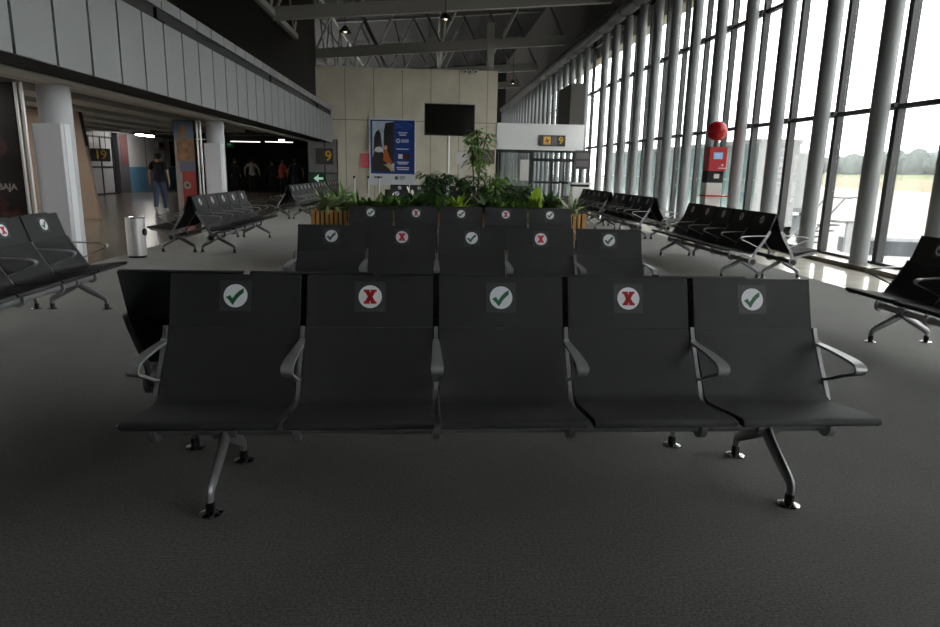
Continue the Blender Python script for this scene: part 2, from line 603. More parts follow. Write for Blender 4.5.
# ------------------------------------------------------------------ the glass wall, bay by bay
k0 = int(math.ceil((YB + .5 - Y0) / BAY))
k1 = int((YE - Y0) / BAY)
_mull = MB().box(-.06, .06, -.05, .05, .07, 7.6).mesh('mullion', M_MULL)
_rail = MB()
for z in (2.42, 4.68, 6.5):
    _rail.box(-.05, .05, .05, BAY - .05, z - .035, z + .035)
    _rail.box(-.13, .0, -.035, .1, z - .02, z + .05)
_rail.box(-.05, .05, .05, BAY - .05, .07, .11)
_rail = _rail.mesh('rail', M_MULL)
_pane = MB().box(.015, .027, .05, BAY - .05, .11, 7.4).mesh('pane', M_GLASS)
for n, k in enumerate(range(k0, k1 + 1)):
    w = link('window_%d' % (n + 1), None, None, (GX, Y0 + k * BAY, 0))
    w['kind'] = 'structure'
    link('mullion', _mull, w)
    link('rail', _rail, w)
    link('pane', _pane, w)
struct('wall_right_near', MB().box(GX - .08, GX + .3, YB, Y0 + k0 * BAY - .06, .07, 7.4), M_DARKWALL)
struct('roof_eave', MB().box(GX + .35, GX + .8, YB, YE, 6.2, 7.7), mat('cream_eave', (176, 168, 140), .8))
struct('wall_right_upper', MB().box(GX - .1, GX + .35, YB, YE, 7.4, 12), M_DARKWALL)
_c = MB().lathe([(.128, .07), (.128, 6.5)], n=20).lathe([(.16, .07), (.16, .085)], n=20).mesh('round_column', M_COLUMN)
NTH = ['first', 'second', 'third', 'fourth', 'fifth', 'sixth', 'seventh', 'eighth', 'ninth', 'tenth', 'eleventh', 'twelfth', 'thirteenth', 'fourteenth']
for k in range(-3, k1 + 1):
    yk = Y0 + k * BAY
    if ENDY - 1 < yk < ENDY + .6:
        continue
    o = link('round_column', _c, None, (GX - .31, yk, 0))
    if yk < 13.7:
        j = int((13.7 - yk) // BAY)
        lab = 'thick grey round column of the window wall, %s one nearer than the red globe kiosk' % NTH[j]
        g = 'round columns along the window wall'
    elif yk < ENDY - 1:
        j = int((yk - 13.7) // BAY)
        lab = 'grey round column of the window wall, %s one beyond the red globe kiosk' % NTH[j]
        g = 'round columns along the window wall'
    else:
        lab = 'grey round column of the window wall beyond the white gate wall, seen over its top'
        g = 'round columns beyond the gate wall'
    tag(o, lab, 'column', g)
# big duct where the roof meets the glass
_d = MB().tube([(6.58, YB, 6.75), (6.58, YE, 6.75)], .22, 18)
for k in range(44):
    _d.tube([(6.58, YB + 1 + k * 1.5, 6.75), (6.58, YB + 1.06 + k * 1.5, 6.75)], .235, 18)
tag(obj('air_duct', _d, M_PIPE), 'long grey round duct running under the roof edge above the window wall', 'duct')

# ------------------------------------------------------------------ roof trusses
TR_LABEL = {8: 'grey roof truss crossing the hall nearest to the viewer, high above the first seats',
            16.2: 'grey roof truss crossing the hall above the planter and hanging television',
            24.4: 'grey roof truss with pendant lamp, upper of the two beams in full view',
            32.4: 'grey roof truss just above the top of the concrete end wall',
            40.5: 'dim grey roof truss crossing behind the concrete end wall',
            48.6: 'farthest dim grey roof truss, deep behind the end wall over the gate passage'}


def bz(x):
    return 6.42 + (x + 5.3) * .082


for ty, lab in TR_LABEL.items():
    t = thing('roof_truss', lab, 'truss', (0, ty, 0), 0, 'transverse roof trusses')
    for nm, dz, hh, mm in (('bottom_chord', 0, .42, M_STEEL), ('top_chord', 3.05, .16, M_STEEL)):
        p = [(-5.3, -.11, bz(-5.3) + dz - hh / 2), (6.3, -.11, bz(6.3) + dz - hh / 2), (6.3, -.11, bz(6.3) + dz + hh / 2), (-5.3, -.11, bz(-5.3) + dz + hh / 2)]
        obj(nm, MB().prism(p, (0, .22, 0)), mm, t)
    nseg = 4
    for i in range(nseg):
        xa, xb = -5.2 + i * 11.4 / nseg, -5.2 + (i + 1) * 11.4 / nseg
        xm = (xa + xb) / 2
        obj('diagonal', MB().tube([(xa, .02, bz(xa) + .15), (xm, .02, bz(xm) + 3.0)], .05, 8), M_WEBLIT, t)  # rising diagonal takes the tone with window light painted in
        obj('diagonal', MB().tube([(xm, .02, bz(xm) + 3.0), (xb, .02, bz(xb) + .15)], .05, 8), M_WEBSHADE, t)  # falling diagonal takes the tone with shade painted in
# longitudinal trusses
for tx, lab in ((-5.3, 'long grey roof girder running down the hall above the balcony edge'),
                (.6, 'long open roof truss running down the middle of the hall over the television')):
    t = thing('roof_girder', lab, 'truss', (tx, 0, 0), 0, 'lengthwise roof girders')
    zb = bz(tx) + (.0 if tx < -5 else .35)
    obj('bottom_chord', MB().box(-.08, .08, 4, 56, zb - .1, zb + .1) if tx < -5 else MB().tube([(0, 4, zb), (0, 56, zb)], .06, 10), M_STEEL, t)
    obj('top_chord', MB().tube([(0, 4, zb + 2.95), (0, 56, zb + 2.95)], .06, 10), M_STEEL, t)
    n = 13
    for i in range(n):
        ya, yb = 4 + i * 4.0, 4 + (i + 1) * 4.0
        obj('diagonal', MB().tube([(0, ya, zb + .03), (0, (ya + yb) / 2, zb + 2.93)], .035, 8), M_WEBLIT, t)
        obj('diagonal', MB().tube([(0, (ya + yb) / 2, zb + 2.93), (0, yb, zb + .03)], .035, 8), M_STEEL, t)
tag(obj('roof_post', MB().box(2.33, 2.61, ENDY + .05, ENDY + .3, ez(5.72), 7.2), M_STEEL), 'short grey steel post standing on top of the concrete end wall', 'post')
for (x, yy, z, lab) in ((.52, 23.6, 6.25, 'grey pendant lamp hanging under the beam above the television'),
                        (4.7, 39, 6.2, 'small pendant lamp hanging over the gate passage beyond the end wall'),
                        (-2.9, 24.4, 5.9, 'dark pendant lamp hanging beside the girder above the balcony edge')):
    t = thing('pendant_lamp', lab, 'lamp', (x, yy, z), 0, 'pendant lamps under the roof')
    obj('lamp_shade', MB().lathe([(.05, .22), (.08, .18), (.22, .02), (.23, 0), (.215, 0), (.06, .16)], n=20), M_LAMP, t)
    obj('bulb', MB().sphere((0, 0, .04), .06, 12, 8), M_LAMPGLOW, t)
    obj('cable', MB().tube([(0, 0, .2), (0, 0, deck_z(x) - z + .02)], .012, 6), M_BLACK, t)

# ------------------------------------------------------------------ airport benches
PITCHX = .6
SEATW = .571
HALF = PITCHX * 2.5
PROF = [Vector(p) for p in ((.004, .405), (.008, .42), (.028, .427), (.12, .416), (.24, .397), (.33, .386))]
PROF = smooth_path([(p.x, p.y, 0) for p in PROF], 3) + smooth_path([(.355, .387, 0), (.385, .402, 0), (.41, .435, 0), (.445, .49, 0), (.512, .585, 0), (.560, .666, 0)], 4)
PROF = [(p.x, p.y) for p in PROF]
UP0, UP1 = Vector((.561, .668)), Vector((.634, .893))


def shell(path, w, th):
    """sheet of thickness th whose top side follows path (d, z)"""
    P = [Vector(p) for p in path]
    bot = []
    for i, p in enumerate(P):
        t = (P[min(i + 1, len(P) - 1)] - P[max(i - 1, 0)]).normalized()
        bot.append(p - Vector((-t.y, t.x)) * (th[i] if isinstance(th, list) else th))
    ring = P + bot[::-1]
    mb = MB()
    n = len(P)
    for k in range(n - 1):
        a, b, c, d = P[k], P[k + 1], bot[k + 1], bot[k]
        for q in ((a, b), (c, d)):
            mb.add([(-w / 2, q[0].x, q[0].y), (w / 2, q[0].x, q[0].y), (w / 2, q[1].x, q[1].y), (-w / 2, q[1].x, q[1].y)], [(0, 1, 2, 3)], True)
        for sx in (-1, 1):
            mb.add([(sx * w / 2, p.x, p.y) for p in (a, b, c, d)], [(0, 1, 2, 3)])
    for a, b in ((P[0], bot[0]), (P[-1], bot[-1])):
        mb.add([(-w / 2, a.x, a.y), (w / 2, a.x, a.y), (w / 2, b.x, b.y), (-w / 2, b.x, b.y)], [(0, 1, 2, 3)])
    return mb


ME_SEAT = shell(PROF, SEATW, [.012, .016, .02, .024, .03, .034] + [.032, .03, .028, .026, .024] + [.022] * (len(PROF) - 11)).mesh('seat', M_SEAT)
_t = (UP1 - UP0).normalized()
ME_HEAD = shell([UP0, UP0.lerp(UP1, .5), UP1 - _t * .012, UP1], SEATW, .022).mesh('headrest_panel', M_SEAT)
SC_ = UP0 + _t * .139          # centre of the sticker on the headrest
NRM = Vector((-_t.y, _t.x))    # towards the sitter


def on_head(pts, off, thick, m, name):
    """flat shape on the headrest: pts (u, up-slope)"""
    mb = MB()
    q = [(a, SC_.x + _t.x * b + NRM.x * off, SC_.y + _t.y * b + NRM.y * off) for a, b in pts]
    mb.prism(q, (0, NRM.x * thick, NRM.y * thick))
    return mb.mesh(name, m)


RD = .0525
_circ = [(RD * cos(2 * pi * i / 32), RD * sin(2 * pi * i / 32)) for i in range(32)]
_h = .069
ME_BACKING = on_head([(-_h, -_h), (_h, -_h), (_h, _h), (-_h, _h)], .0005, .0008, M_STKBACK, 'sticker')
ME_DISC = on_head(_circ, .0014, .0008, M_STKDISC, 'sticker_disc')
_ck = [(-.8, -.12), (-.46, .06), (-.3, -.18), (-.24, -.24), (.04, .16), (.32, .44), (.68, .66), (.68, .26), (.42, .04), (.14, -.26), (-.2, -.8), (-.5, -.42)]
ME_CHECK = on_head([(a * RD, b * RD) for a, b in _ck], .0023, .0008, M_STKGREEN, 'check_mark')


def cross_mesh():
    mb = MB()

    def q(pts):
        mb.prism([(a * RD, SC_.x + _t.x * b * RD + NRM.x * .0023, SC_.y + _t.y * b * RD + NRM.y * .0023) for a, b in pts], (0, NRM.x * .0008, NRM.y * .0008))
    q([(-.5, -.5), (-.08, -.5), (.5, .5), (.08, .5)])
    q([(.08, -.5), (.5, -.5), (-.08, .5), (-.5, .5)])
    for sx, sy in ((-1, -1), (1, -1), (-1, 1), (1, 1)):
        q([(sx * .3 - .26, sy * .62), (sx * .3 + .26, sy * .62), (sx * .3 + .26, sy * .42), (sx * .3 - .26, sy * .42)])
    return mb.mesh('cross_mark', M_STKRED)


ME_CROSS = cross_mesh()
HUB = (.372, .262)


def frame_mesh():
    mb = MB()
    th = .018
    back = smooth_path([(HUB[0], HUB[1], 0), (.39, .345, 0), (.418, .412, 0), (.47, .487, 0), (.527, .58, 0), (.56, .638, 0), (.572, .668, 0)], 4)
    pts = stroke([(p.x, p.y) for p in back], [.05, .045, .042, .04] + [.036] * (len(back) - 4))
    mb.prism([(-th / 2, p.x, p.y) for p in pts], (th, 0, 0))
    fw = smooth_path([(HUB[0], HUB[1], 0), (.33, .318, 0), (.25, .352, 0), (.14, .380, 0), (.055, .395, 0)], 4)
    pts = stroke([(p.x, p.y) for p in fw], [.05, .045, .042, .04] + [.026] * (len(fw) - 4))
    mb.prism([(-th / 2, p.x, p.y) for p in pts], (th, 0, 0))
    mb.tube([(-th * .8, *HUB), (th * .8, *HUB)], .056, 20)
    # front mounting lug under the seat edge
    mb.prism([(-.022, .05, .402), (-.022, .12, .390), (-.022, .12, .364), (-.022, .06, .378)], (.044, 0, 0))
    return mb.mesh('side_frame', M_ALU)


ME_FRAME = frame_mesh()


def arm_mesh():
    mb = MB()
    path = smooth_path([(.535, .607, 0), (.49, .606, 0), (.40, .605, 0), (.30, .601, 0), (.225, .594, 0), (.196, .579, 0), (.205, .556, 0), (.25, .537, 0), (.32, .508, 0), (.39, .474, 0), (.452, .452, 0)], 4)
    n = len(path)
    P = [Vector((p.x, p.y)) for p in path]
    th = .011
    L, R = [], []
    vs = []
    for i, p in enumerate(P):
        t = (P[min(i + 1, n - 1)] - P[max(i - 1, 0)]).normalized()
        nn = Vector((-t.y, t.x)) * th / 2
        s = i / (n - 1)
        w = .030 + .022 * max(0, 1 - abs(s - .48) / .42)
        if s > .62:
            w = max(.018, .046 - .075 * (s - .62) * 2)
        a, b = p + nn, p - nn
        vs += [(-w / 2, a.x, a.y), (w / 2, a.x, a.y), (w / 2, b.x, b.y), (-w / 2, b.x, b.y)]
    fs = []
    for i in range(n - 1):
        for k in range(4):
            fs.append((i * 4 + k, i * 4 + (k + 1) % 4, (i + 1) * 4 + (k + 1) % 4, (i + 1) * 4 + k))
    mb.add(vs, fs, True)
    mb.add(vs[:4], [(0, 1, 2, 3)])
    mb.add(vs[-4:], [(0, 1, 2, 3)])
    # bolts into the side frame
    mb.tube([(-.012, .532, .605), (.012, .532, .605)], .016, 10)
    mb.tube([(-.012, .45, .453), (.012, .45, .453)], .012, 10)
    me = mb.mesh('armrest', M_ALUARM)
    for p in me.polygons:
        p.use_smooth = False
    return me


ME_ARM = arm_mesh()
ME_BEAM = MB().tube([(-HALF + .01, *HUB), (HALF - .01, *HUB)], .03, 14).mesh('beam', M_ALU)
ME_CAP = MB().tube([(-.006, *HUB), (.006, *HUB)], .036, 18).mesh('end_cap', M_HUB)


def leg_mesh():
    mb = MB()
    for a, b in ((.11, 1), (.61, -1)):
        pth = smooth_path([(0, a, .05), (0, a + b * .002, .085), (0, a + b * .018, .108), (0, a + b * .10, .155), (0, a + b * .19, .207), (0, .36, .25)], 4)
        n = len(pth)
        mb.tube(pth, [.016 + .012 * i / (n - 1) for i in range(n)], 12, flat=(.85, 1.15))
    mb.tube([(-.05, *HUB), (.05, *HUB)], .044, 16)
    return mb.mesh('leg', M_ALU)


ME_LEG = leg_mesh()
ME_FOOT = {}
for dd in (.11, .61):
    ME_FOOT[dd] = (MB().lathe([(.046, 0), (.046, .006), (.03, .012), (.022, .014)], (0, dd, .0005), 20).mesh('foot_disc', M_CHROME),
                   MB().lathe([(.019, .012), (.021, .03), (.019, .056)], (0, dd, 0), 16).mesh('foot_joint', M_HUB))


def make_bench(label, loc, rz):
    t = thing('airport_bench', label, 'bench', (loc[0], loc[1], 0), rz, 'black five-seat airport benches')
    for i in range(5):
        u = (i - 2) * PITCHX
        s = link('seat', ME_SEAT, t, (u, 0, 0))
        link('headrest_panel', ME_HEAD, s)
        link('sticker', ME_BACKING, s)['label'] = 'dark square distancing sticker'
        link('sticker_disc', ME_DISC, s)['label'] = 'round white sticker disc'
        if i % 2 == 0:
            link('check_mark', ME_CHECK, s)['label'] = 'green check mark'
        else:
            link('cross_mark', ME_CROSS, s)['label'] = 'red letter X mark'
    for i in range(6):
        u = (i - 2.5) * PITCHX
        ue = u
        link('side_frame', ME_FRAME, t, (ue, 0, 0))
        link('armrest', ME_ARM, t, (ue, 0, 0))
    link('beam', ME_BEAM, t)
    for sx in (-1, 1):
        link('end_cap', ME_CAP, t, (sx * (HALF + .017), 0, 0))
        lg = link('leg', ME_LEG, t, (sx * 1.205, 0, 0))
        for dd in (.11, .61):
            link('foot_disc', ME_FOOT[dd][0], lg)
            link('foot_joint', ME_FOOT[dd][1], lg)
    return t


Q = pi / 2
first = make_bench('large black five-seat bench in the foreground, nearest the camera and facing it', (.341, 2.38), .0074)
for lab, x, yy, a in (
    ('black bench backing onto the foreground bench, facing away with only its back edge showing', .061, 3.742, 3.136),
    ('second black bench row facing the camera, directly behind the foreground bench', .3645, 5.093, -.0133),
    ('third black bench row facing the camera, standing against the slatted planter', .435, 8.292, .003),
    ('black bench half hidden behind the planter shrubs, in front of the television pole', .45, 15.3, 0),
    ('farthest camera-facing black bench, behind the plants and before the concrete wall', .3, 20.2, 0),
    ('black bench at the picture edge beside the dark advert, facing the windows', -2.96, 5.187, Q),
    ('black bench backing onto the edge bench by the dark advert, facing the concourse', -4.325, 5.187, -Q),
    ('black bench facing the windows, set beyond the steel bin near the tower advert', -3.0, 12.0, Q),
    ('black bench facing the concourse, its seat edge just behind the steel bin', -4.34, 12.0, -Q),
    ('distant black bench facing the windows, second pair beyond the steel bin', -3.0, 19.3, Q),
    ('distant black bench facing the dark concourse, backing the second pair beyond the bin', -4.34, 19.3, -Q),
    ('distant black bench facing the windows, seen just over the planter ferns', -3.05, 22.7, Q),
    ('farthest black bench facing the windows, nearest the gate number panel', -3.05, 25.95, Q),
    ('black bench facing inward, near the windows and in front of the red globe kiosk', 3.90, 9.94, -Q),
    ('black bench facing the glass, backing the one in front of the red globe kiosk', 5.21, 9.96, Q),
    ('black bench facing inward, just beyond the red globe kiosk by the windows', 4.05, 15.2, -Q),
    ('black bench facing the glass, directly behind the red globe kiosk', 5.40, 15.2, Q),
    ('farthest black bench facing inward by the windows, beyond the kiosk pair', 4.05, 18.7, -Q),
    ('farthest black bench facing the glass, near the white counter', 5.40, 18.7, Q),
    ('cropped black bench at the window-side picture edge, facing inward', 3.685, 4.07, -Q),
):
    relabel(copy_tree(first), lab, (x, yy, 0), a)

# ------------------------------------------------------------------ columns and adverts on the concourse edge


def clad_column(y, lab):
    t = thing('clad_column', lab, 'column', (-5.0, y, 0), 0, 'white clad columns at the concourse edge')
    obj('upper_shaft', MB().lathe([(.2, 0), (.2, 2.36)], (-.01, .06, 0), n=32), M_CLADTOP, t)
    c = .05
    obj('cladding', MB().cbox(-.22, .19, -.2, .0, 0, 1.86, .025), M_CLAD, t)
    obj('lit_side_strip', MB().box(.19, .2, -.17, -.025, 0, 1.86), mat('painted_side_light', (228, 230, 234), .3), t)  # paler strip paints window light onto the side of the cladding
    for dx in (-.25, -.325):
        obj('edge_tube', MB().tube([(dx, -.24, 0), (dx, -.24, 2.36)], .022, 12), M_CHROMEPIPE, t)
    return t


clad_column(9.5, 'white clad column nearest, beside the dark advert and the steel bin')
clad_column(16.3, 'white clad column standing beside the colourful tower advert')


def ad_panel(x0, x1, y, lab):
    t = thing('advert_panel', lab, 'advert', (x0, y, 0), 0, 'tall adverts beside the clad columns')
    w = x1 - x0
    obj('backing', MB().box(0, w, 0, .1, 0, 2.36), M_RECESS, t)
    return t, w


t, w = ad_panel(-6.2, -5.37, 9.3, 'dark tall advert with white lettering at the picture edge, beside the nearest column')
obj('print', MB().box(.02, w - .02, -.004, .002, .05, 2.34), M_ADDARK, t)
_r = MB()
random.seed(3)
for cx, cz, rr in ((.55, 1.55, .16), (.45, 1.42, .12), (.62, .62, .14), (.3, 1.7, .1), (.5, .8, .1)):
    _r.prism([(cx + rr * random.uniform(.6, 1.2) * cos(a * pi / 6), -.006, cz + rr * random.uniform(.5, 1.1) * sin(a * pi / 6)) for a in range(12)], (0, .002, 0))
obj('picture', _r, M_ADRED, t)['kind'] = 'stuff'
link('lettering', text_mesh('lettering', 'S TRABAJA', .115, M_ADTEXT, .002, 'RIGHT'), t, (w - .1, -.007, 1.03))
t, w = ad_panel(-5.86, -5.40, 16.05, 'colourful tall advert showing an ochre tower over red, beside the farther column')
obj('print', MB().box(.01, w - .01, -.004, .002, .05, 2.34), M_ADPALE, t)
obj('sky', MB().box(.01, w - .01, -.006, -.003, 1.9, 2.34), M_ADBLUE, t)
obj('tower', MB().box(.06, w - .01, -.008, -.005, 1.45, 1.95).box(.15, .28, -.008, -.005, 1.95, 2.2).prism([(.16, -.008, 2.2), (.27, -.008, 2.2), (.215, -.008, 2.28)], (0, .003, 0)), M_ADORANGE, t)
obj('street', MB().box(.1, w - .01, -.007, -.004, 1.2, 1.45), mat('advert_dusk_blue', (84, 86, 108), .4), t)
obj('red_field', MB().box(.14, w - .01, -.008, -.005, .05, 1.22), M_ADREDL, t)
obj('badge', MB().tube([(.24, -.009, .9), (.24, -.006, .9)], .085, 20), M_ADPALE, t)
obj('badge_mark', MB().tube([(.25, -.012, .9), (.25, -.009, .9)], .04, 16), mat('advert_dark_green', (30, 70, 50), .4), t)

# tubes added to brighten the concourse, mostly out of view between the baffles
_tb = MB().box(-.05, .05, -.9, .9, -.03, .03).mesh('tube', mat('concourse_fill_tube', (255, 251, 244), .5, emit=55))
_hs = MB().box(-.09, .09, -.95, .95, .03, .16).mesh('housing', M_RECESS)
for k, (x, yy) in enumerate(((-8.45, 7.5), (-9.75, 9.5), (-9.75, 12.5), (-11.05, 10.0), (-11.05, 14.5), (-12.4, 13.0), (-12.4, 17.5), (-13.6, 19.5), (-13.6, 32.0))):
    t = thing('added_tube_light', 'added fluorescent tube brightening the concourse, in a gap between the ceiling baffles', 'light', (x + .66, yy, 2.62), 0, 'added tubes between the ceiling baffles')
    link('tube', _tb, t)
    link('housing', _hs, t)

# brown board in the concourse
t = thing('brown_partition', 'tall light brown board standing in the concourse behind the nearest white column', 'partition', (-9.0, 17.1, 0), 0)
obj('board', MB().prism([(-.8, 0, 0), (.83, 0, 0), (.55, 0, 2.6), (-.8, 0, 2.6)], (0, .12, 0)), M_BROWN, t)
obj('edge', MB().prism([(.645, 0, 1.75), (.675, 0, 1.75), (.585, 0, 2.6), (.552, 0, 2.6)], (0, .12, 0)), M_BLACK, t)

# far concourse: glazed doors, dark pier, notice
_w = link('door_2', None, None, (-14.29, 29.5, 0))
_w['kind'] = 'structure'
obj('leaf', MB().box(0, .03, 0, 2.0, .04, 2.42), mat('frosted_door', (168, 170, 172), .4), _w)
obj('frame', MB().box(0, .06, -.08, 0, 0, 2.5).box(0, .06, .92, 1.0, 0, 2.5).box(0, .06, 2.0, 2.06, 0, 2.5).box(0, .06, 0, 2, 1.15, 1.22).box(0, .06, 0, 2, 0, .06).box(0, .06, 0, 2, 2.42, 2.5), M_MULL, _w)
t = thing('dark_pier', 'dark reddish grey pier between the glazed doors and the blue wainscot', 'pier', (-14.15, 31.9, 0))
obj('shaft', MB().box(-.1, .12, -.25, .75, 0, 2.7), mat('dark_grey_pier', (78, 76, 80), .6), t)
obj('red_banner', MB().box(.12, .13, .0, .6, 1.3, 2.6), mat('dull_red_banner', (96, 58, 56), .7), t)
t = thing('notice_case', 'dark framed notice case on the far wall beside the tower advert', 'notice', (-14.28, 38.4, 1.25))
obj('frame', MB().box(0, .06, 0, 1.7, 0, 1.35), M_BLACK, t)
obj('sheet', MB().box(.06, .065, .2, .8, .7, 1.25).box(.06, .065, .95, 1.5, .7, 1.25), M_SIGNMID, t)
t = thing('wall_unit', 'grey ventilation unit high on the white wall above the walking man', 'vent', (-14.28, 36.4, 2.15))
obj('casing', MB().box(0, .2, 0, .7, 0, .35), M_GREYWALL, t)
obj('grille', MB().box(.2, .21, .08, .62, .05, .3), M_RECESS, t)


def number_sign(name, lab, loc, w, h, txt, size, tx, rz=0, hang=None, pict=False):
    t = thing(name, lab, 'sign', loc, rz, 'gate number signs')
    obj('panel', MB().box(0, w, 0, .07, 0, h), M_SIGNDARK, t)
    link('number', text_mesh('number', txt, size, M_YELLOW, .004), t, (tx, -.008, h * .5))
    if hang:
        obj('hanger', MB().tube([(w * .2, .035, h), (w * .2, .035, h + hang)], .012, 6).tube([(w * .8, .035, h), (w * .8, .035, h + hang)], .012, 6), M_BLACK, t)
    if pict:
        obj('pictogram_panel', MB().box(.17, .5, -.006, 0, .05, h - .05), M_SIGNYEL, t)
        # a departing aeroplane over a baseline
        obj('pictogram', MB().prism([(.21, -.008, .2), (.3, -.008, .22), (.26, -.008, .33), (.30, -.008, .33), (.37, -.008, .25), (.46, -.008, .3), (.47, -.008, .27), (.38, -.008, .2), (.40, -.008, .12), (.36, -.008, .12), (.31, -.008, .18), (.22, -.008, .17)], (0, .002, 0))
            .box(.2, .48, -.008, -.006, .07, .09), mat('pictogram_red', (176, 60, 46), .5), t)
        obj('divider', MB().box(.55, .78, -.006, 0, .03, h - .03), M_SIGNMID, t)
        obj('rim', MB().box(-.02, w + .02, .005, .075, -.02, 0).box(-.02, w + .02, .005, .075, h, h + .02).box(-.02, 0, .005, .075, -.02, h + .02).box(w, w + .02, .005, .075, -.02, h + .02), M_SIGNMID, t)
    return t


number_sign('gate_sign', 'dark gate sign with yellow aeroplane square and 9 on the white gate wall', (5.04 * K, ENDY - .13, ez(2.54)), 1.16, .45, '9', .44, .97, 0, None, True).scale = (K, 1, K)
number_sign('gate_sign', 'dark sign with yellow 9 on the grey panel under the balcony end', (-5.07 * K, ENDY - .21, ez(1.5)), .78, .7, '9', .62, .56).scale = (K, 1, K)
number_sign('gate_sign', 'dark hanging sign with yellow 19 deep in the concourse by the glazed doors', (-13.95, 28.9, 1.42), .78, .52, '19', .5, .42, 0, .85)
t = thing('exit_sign', 'green sign with white arrow under the yellow 9 panel', 'sign', (-5.45 * K, ENDY - .18, ez(.62)))
t.scale = (K, 1, K)
obj('panel', MB().box(0, .8, 0, .05, 0, .5), M_GREENDK, t)
obj('arrow', MB().prism([(.25, -.006, .25), (.5, -.006, .44), (.46, -.006, .3), (.68, -.006, .3), (.68, -.006, .2), (.46, -.006, .2), (.5, -.006, .06)], (0, .005, 0)), mat('lit_arrow', (190, 235, 205), .5, emit=.4), t)
t = thing('exit_sign', 'small green lit exit sign hanging in the dark concourse between column and people', 'sign', (-9.9, 33.0, 2.2))
obj('panel', MB().box(0, .6, 0, .06, 0, .26), M_GREENDK, t)
obj('arrow', MB().box(.34, .5, -.006, 0, .1, .17), M_GREENLIT, t)
obj('hanger', MB().tube([(.3, .03, .26), (.3, .03, .585)], .012, 6), M_BLACK, t)
for x0, x1, yy, zz, lab, mm in ((-7.9, -6.6, 33.4, 2.5, 'long fluorescent strip in the dark concourse ceiling, behind the green exit arrow', M_TUBE),
                                (-9.7, -8.3, 34.0, 2.5, 'long fluorescent strip in the dark concourse ceiling, nearer the white column', M_TUBE),
                                (-11.6, -10.3, 32, 2.5, 'dim fluorescent strip beside the second white column', M_DIMTUBE)):
    t = thing('strip_light', lab, 'light', (x0, yy, zz), 0, 'strip lights in the dark concourse')
    obj('tube', MB().box(0, x1 - x0, 0, .12, 0, .035), mm, t)
    obj('housing', MB().box(-.03, x1 - x0 + .03, -.02, .14, .035, .28), M_RECESS, t)
t = thing('ceiling_spot', 'bright small ceiling spotlight under the balcony edge near the dark concourse', 'light', (-6.0, 28.2, 2.44))
obj('rim', MB().lathe([(.02, 0), (.16, 0), (.16, .34)], n=20), M_BLACK, t)
obj('lamp', MB().lathe([(.12, -.012), (.1, -.03), (.03, -.04)], n=16), mat('spot_glow', (255, 245, 225), .5, emit=45), t)

# ------------------------------------------------------------------ steel bin
t = thing('litter_bin', 'brushed steel cylinder litter bin at the carpet edge by the nearest white column', 'bin', (-4.34, 10.12, 0))
obj('body', MB().lathe([(.128, .03), (.132, .035), (.132, .585), (.125, .59)], n=36), M_BINSTEEL, t)
obj('base', MB().lathe([(.12, 0), (.12, .03)], n=28), M_HUB, t)
obj('rim', MB().lathe([(.134, .582), (.134, .6), (.112, .6), (.108, .575)], n=36), M_CHROME, t)
obj('opening', MB().lathe([(.0001, .578), (.108, .58)], n=28), M_BLACK, t)
obj('latch', MB().tube([(.125, -.01, .38), (.14, -.012, .38)], .055, 18), M_HUB, t)

# ------------------------------------------------------------------ planter and plants
PX0, PX1, PY0, PY1, PH = -1.6, 2.2, 9.2, 10.6, .8
t = thing('planter_box', 'long planter box clad in upright wooden slats behind the third bench row', 'planter', (0, 0, 0))
obj('liner', MB().box(PX0 + .03, PX1 - .03, PY0 + .03, PY1 - .03, 0, PH - .03), M_WOODD, t)
_s = MB()
nsl = 62
for i in range(nsl):
    x = PX0 + (PX1 - PX0) * i / nsl
    _s.box(x + .006, x + (PX1 - PX0) / nsl - .016, PY0, PY0 + .03, 0, PH)
    _s.box(x + .006, x + (PX1 - PX0) / nsl - .016, PY1 - .03, PY1, 0, PH)
for i in range(17):
    yy = PY0 + (PY1 - PY0) * i / 17
    for xx in (PX0, PX1 - .03):
        _s.box(xx, xx + .03, yy + .006, yy + (PY1 - PY0) / 17 - .02, 0, PH)
obj('slats', _s, M_WOOD, t)
obj('soil', MB().box(PX0 + .04, PX1 - .04, PY0 + .04, PY1 - .04, PH - .05, PH - .035), M_SOIL, t)


def leaf(mb, base, d, length, width, droop, n=5):
    """one curved pointed leaf"""
    d = Vector(d).normalized()
    side = d.cross(Vector((0, 0, 1)))
    if side.length < .05:
        side = Vector((1, 0, 0))
    side.normalize()
    vs = []
    p = Vector(base)
    dirv = d.copy()
    for i in range(n + 1):
        s = i / n
        w = width * (sin(pi * min(1, s * .92 + .06)) ** .8) * .5
        up = side.cross(dirv).normalized()
        vs += [p - side * w + up * w * .25, p + Vector((0, 0, 0)), p + side * w + up * w * .25]
        dirv = (dirv + Vector((0, 0, -droop / n))).normalized()
        p = p + dirv * length / n
    fs = []
    for i in range(n):
        a = i * 3
        fs += [(a, a + 1, a + 4, a + 3), (a + 1, a + 2, a + 5, a + 4)]
    mb.add(vs, fs, True)


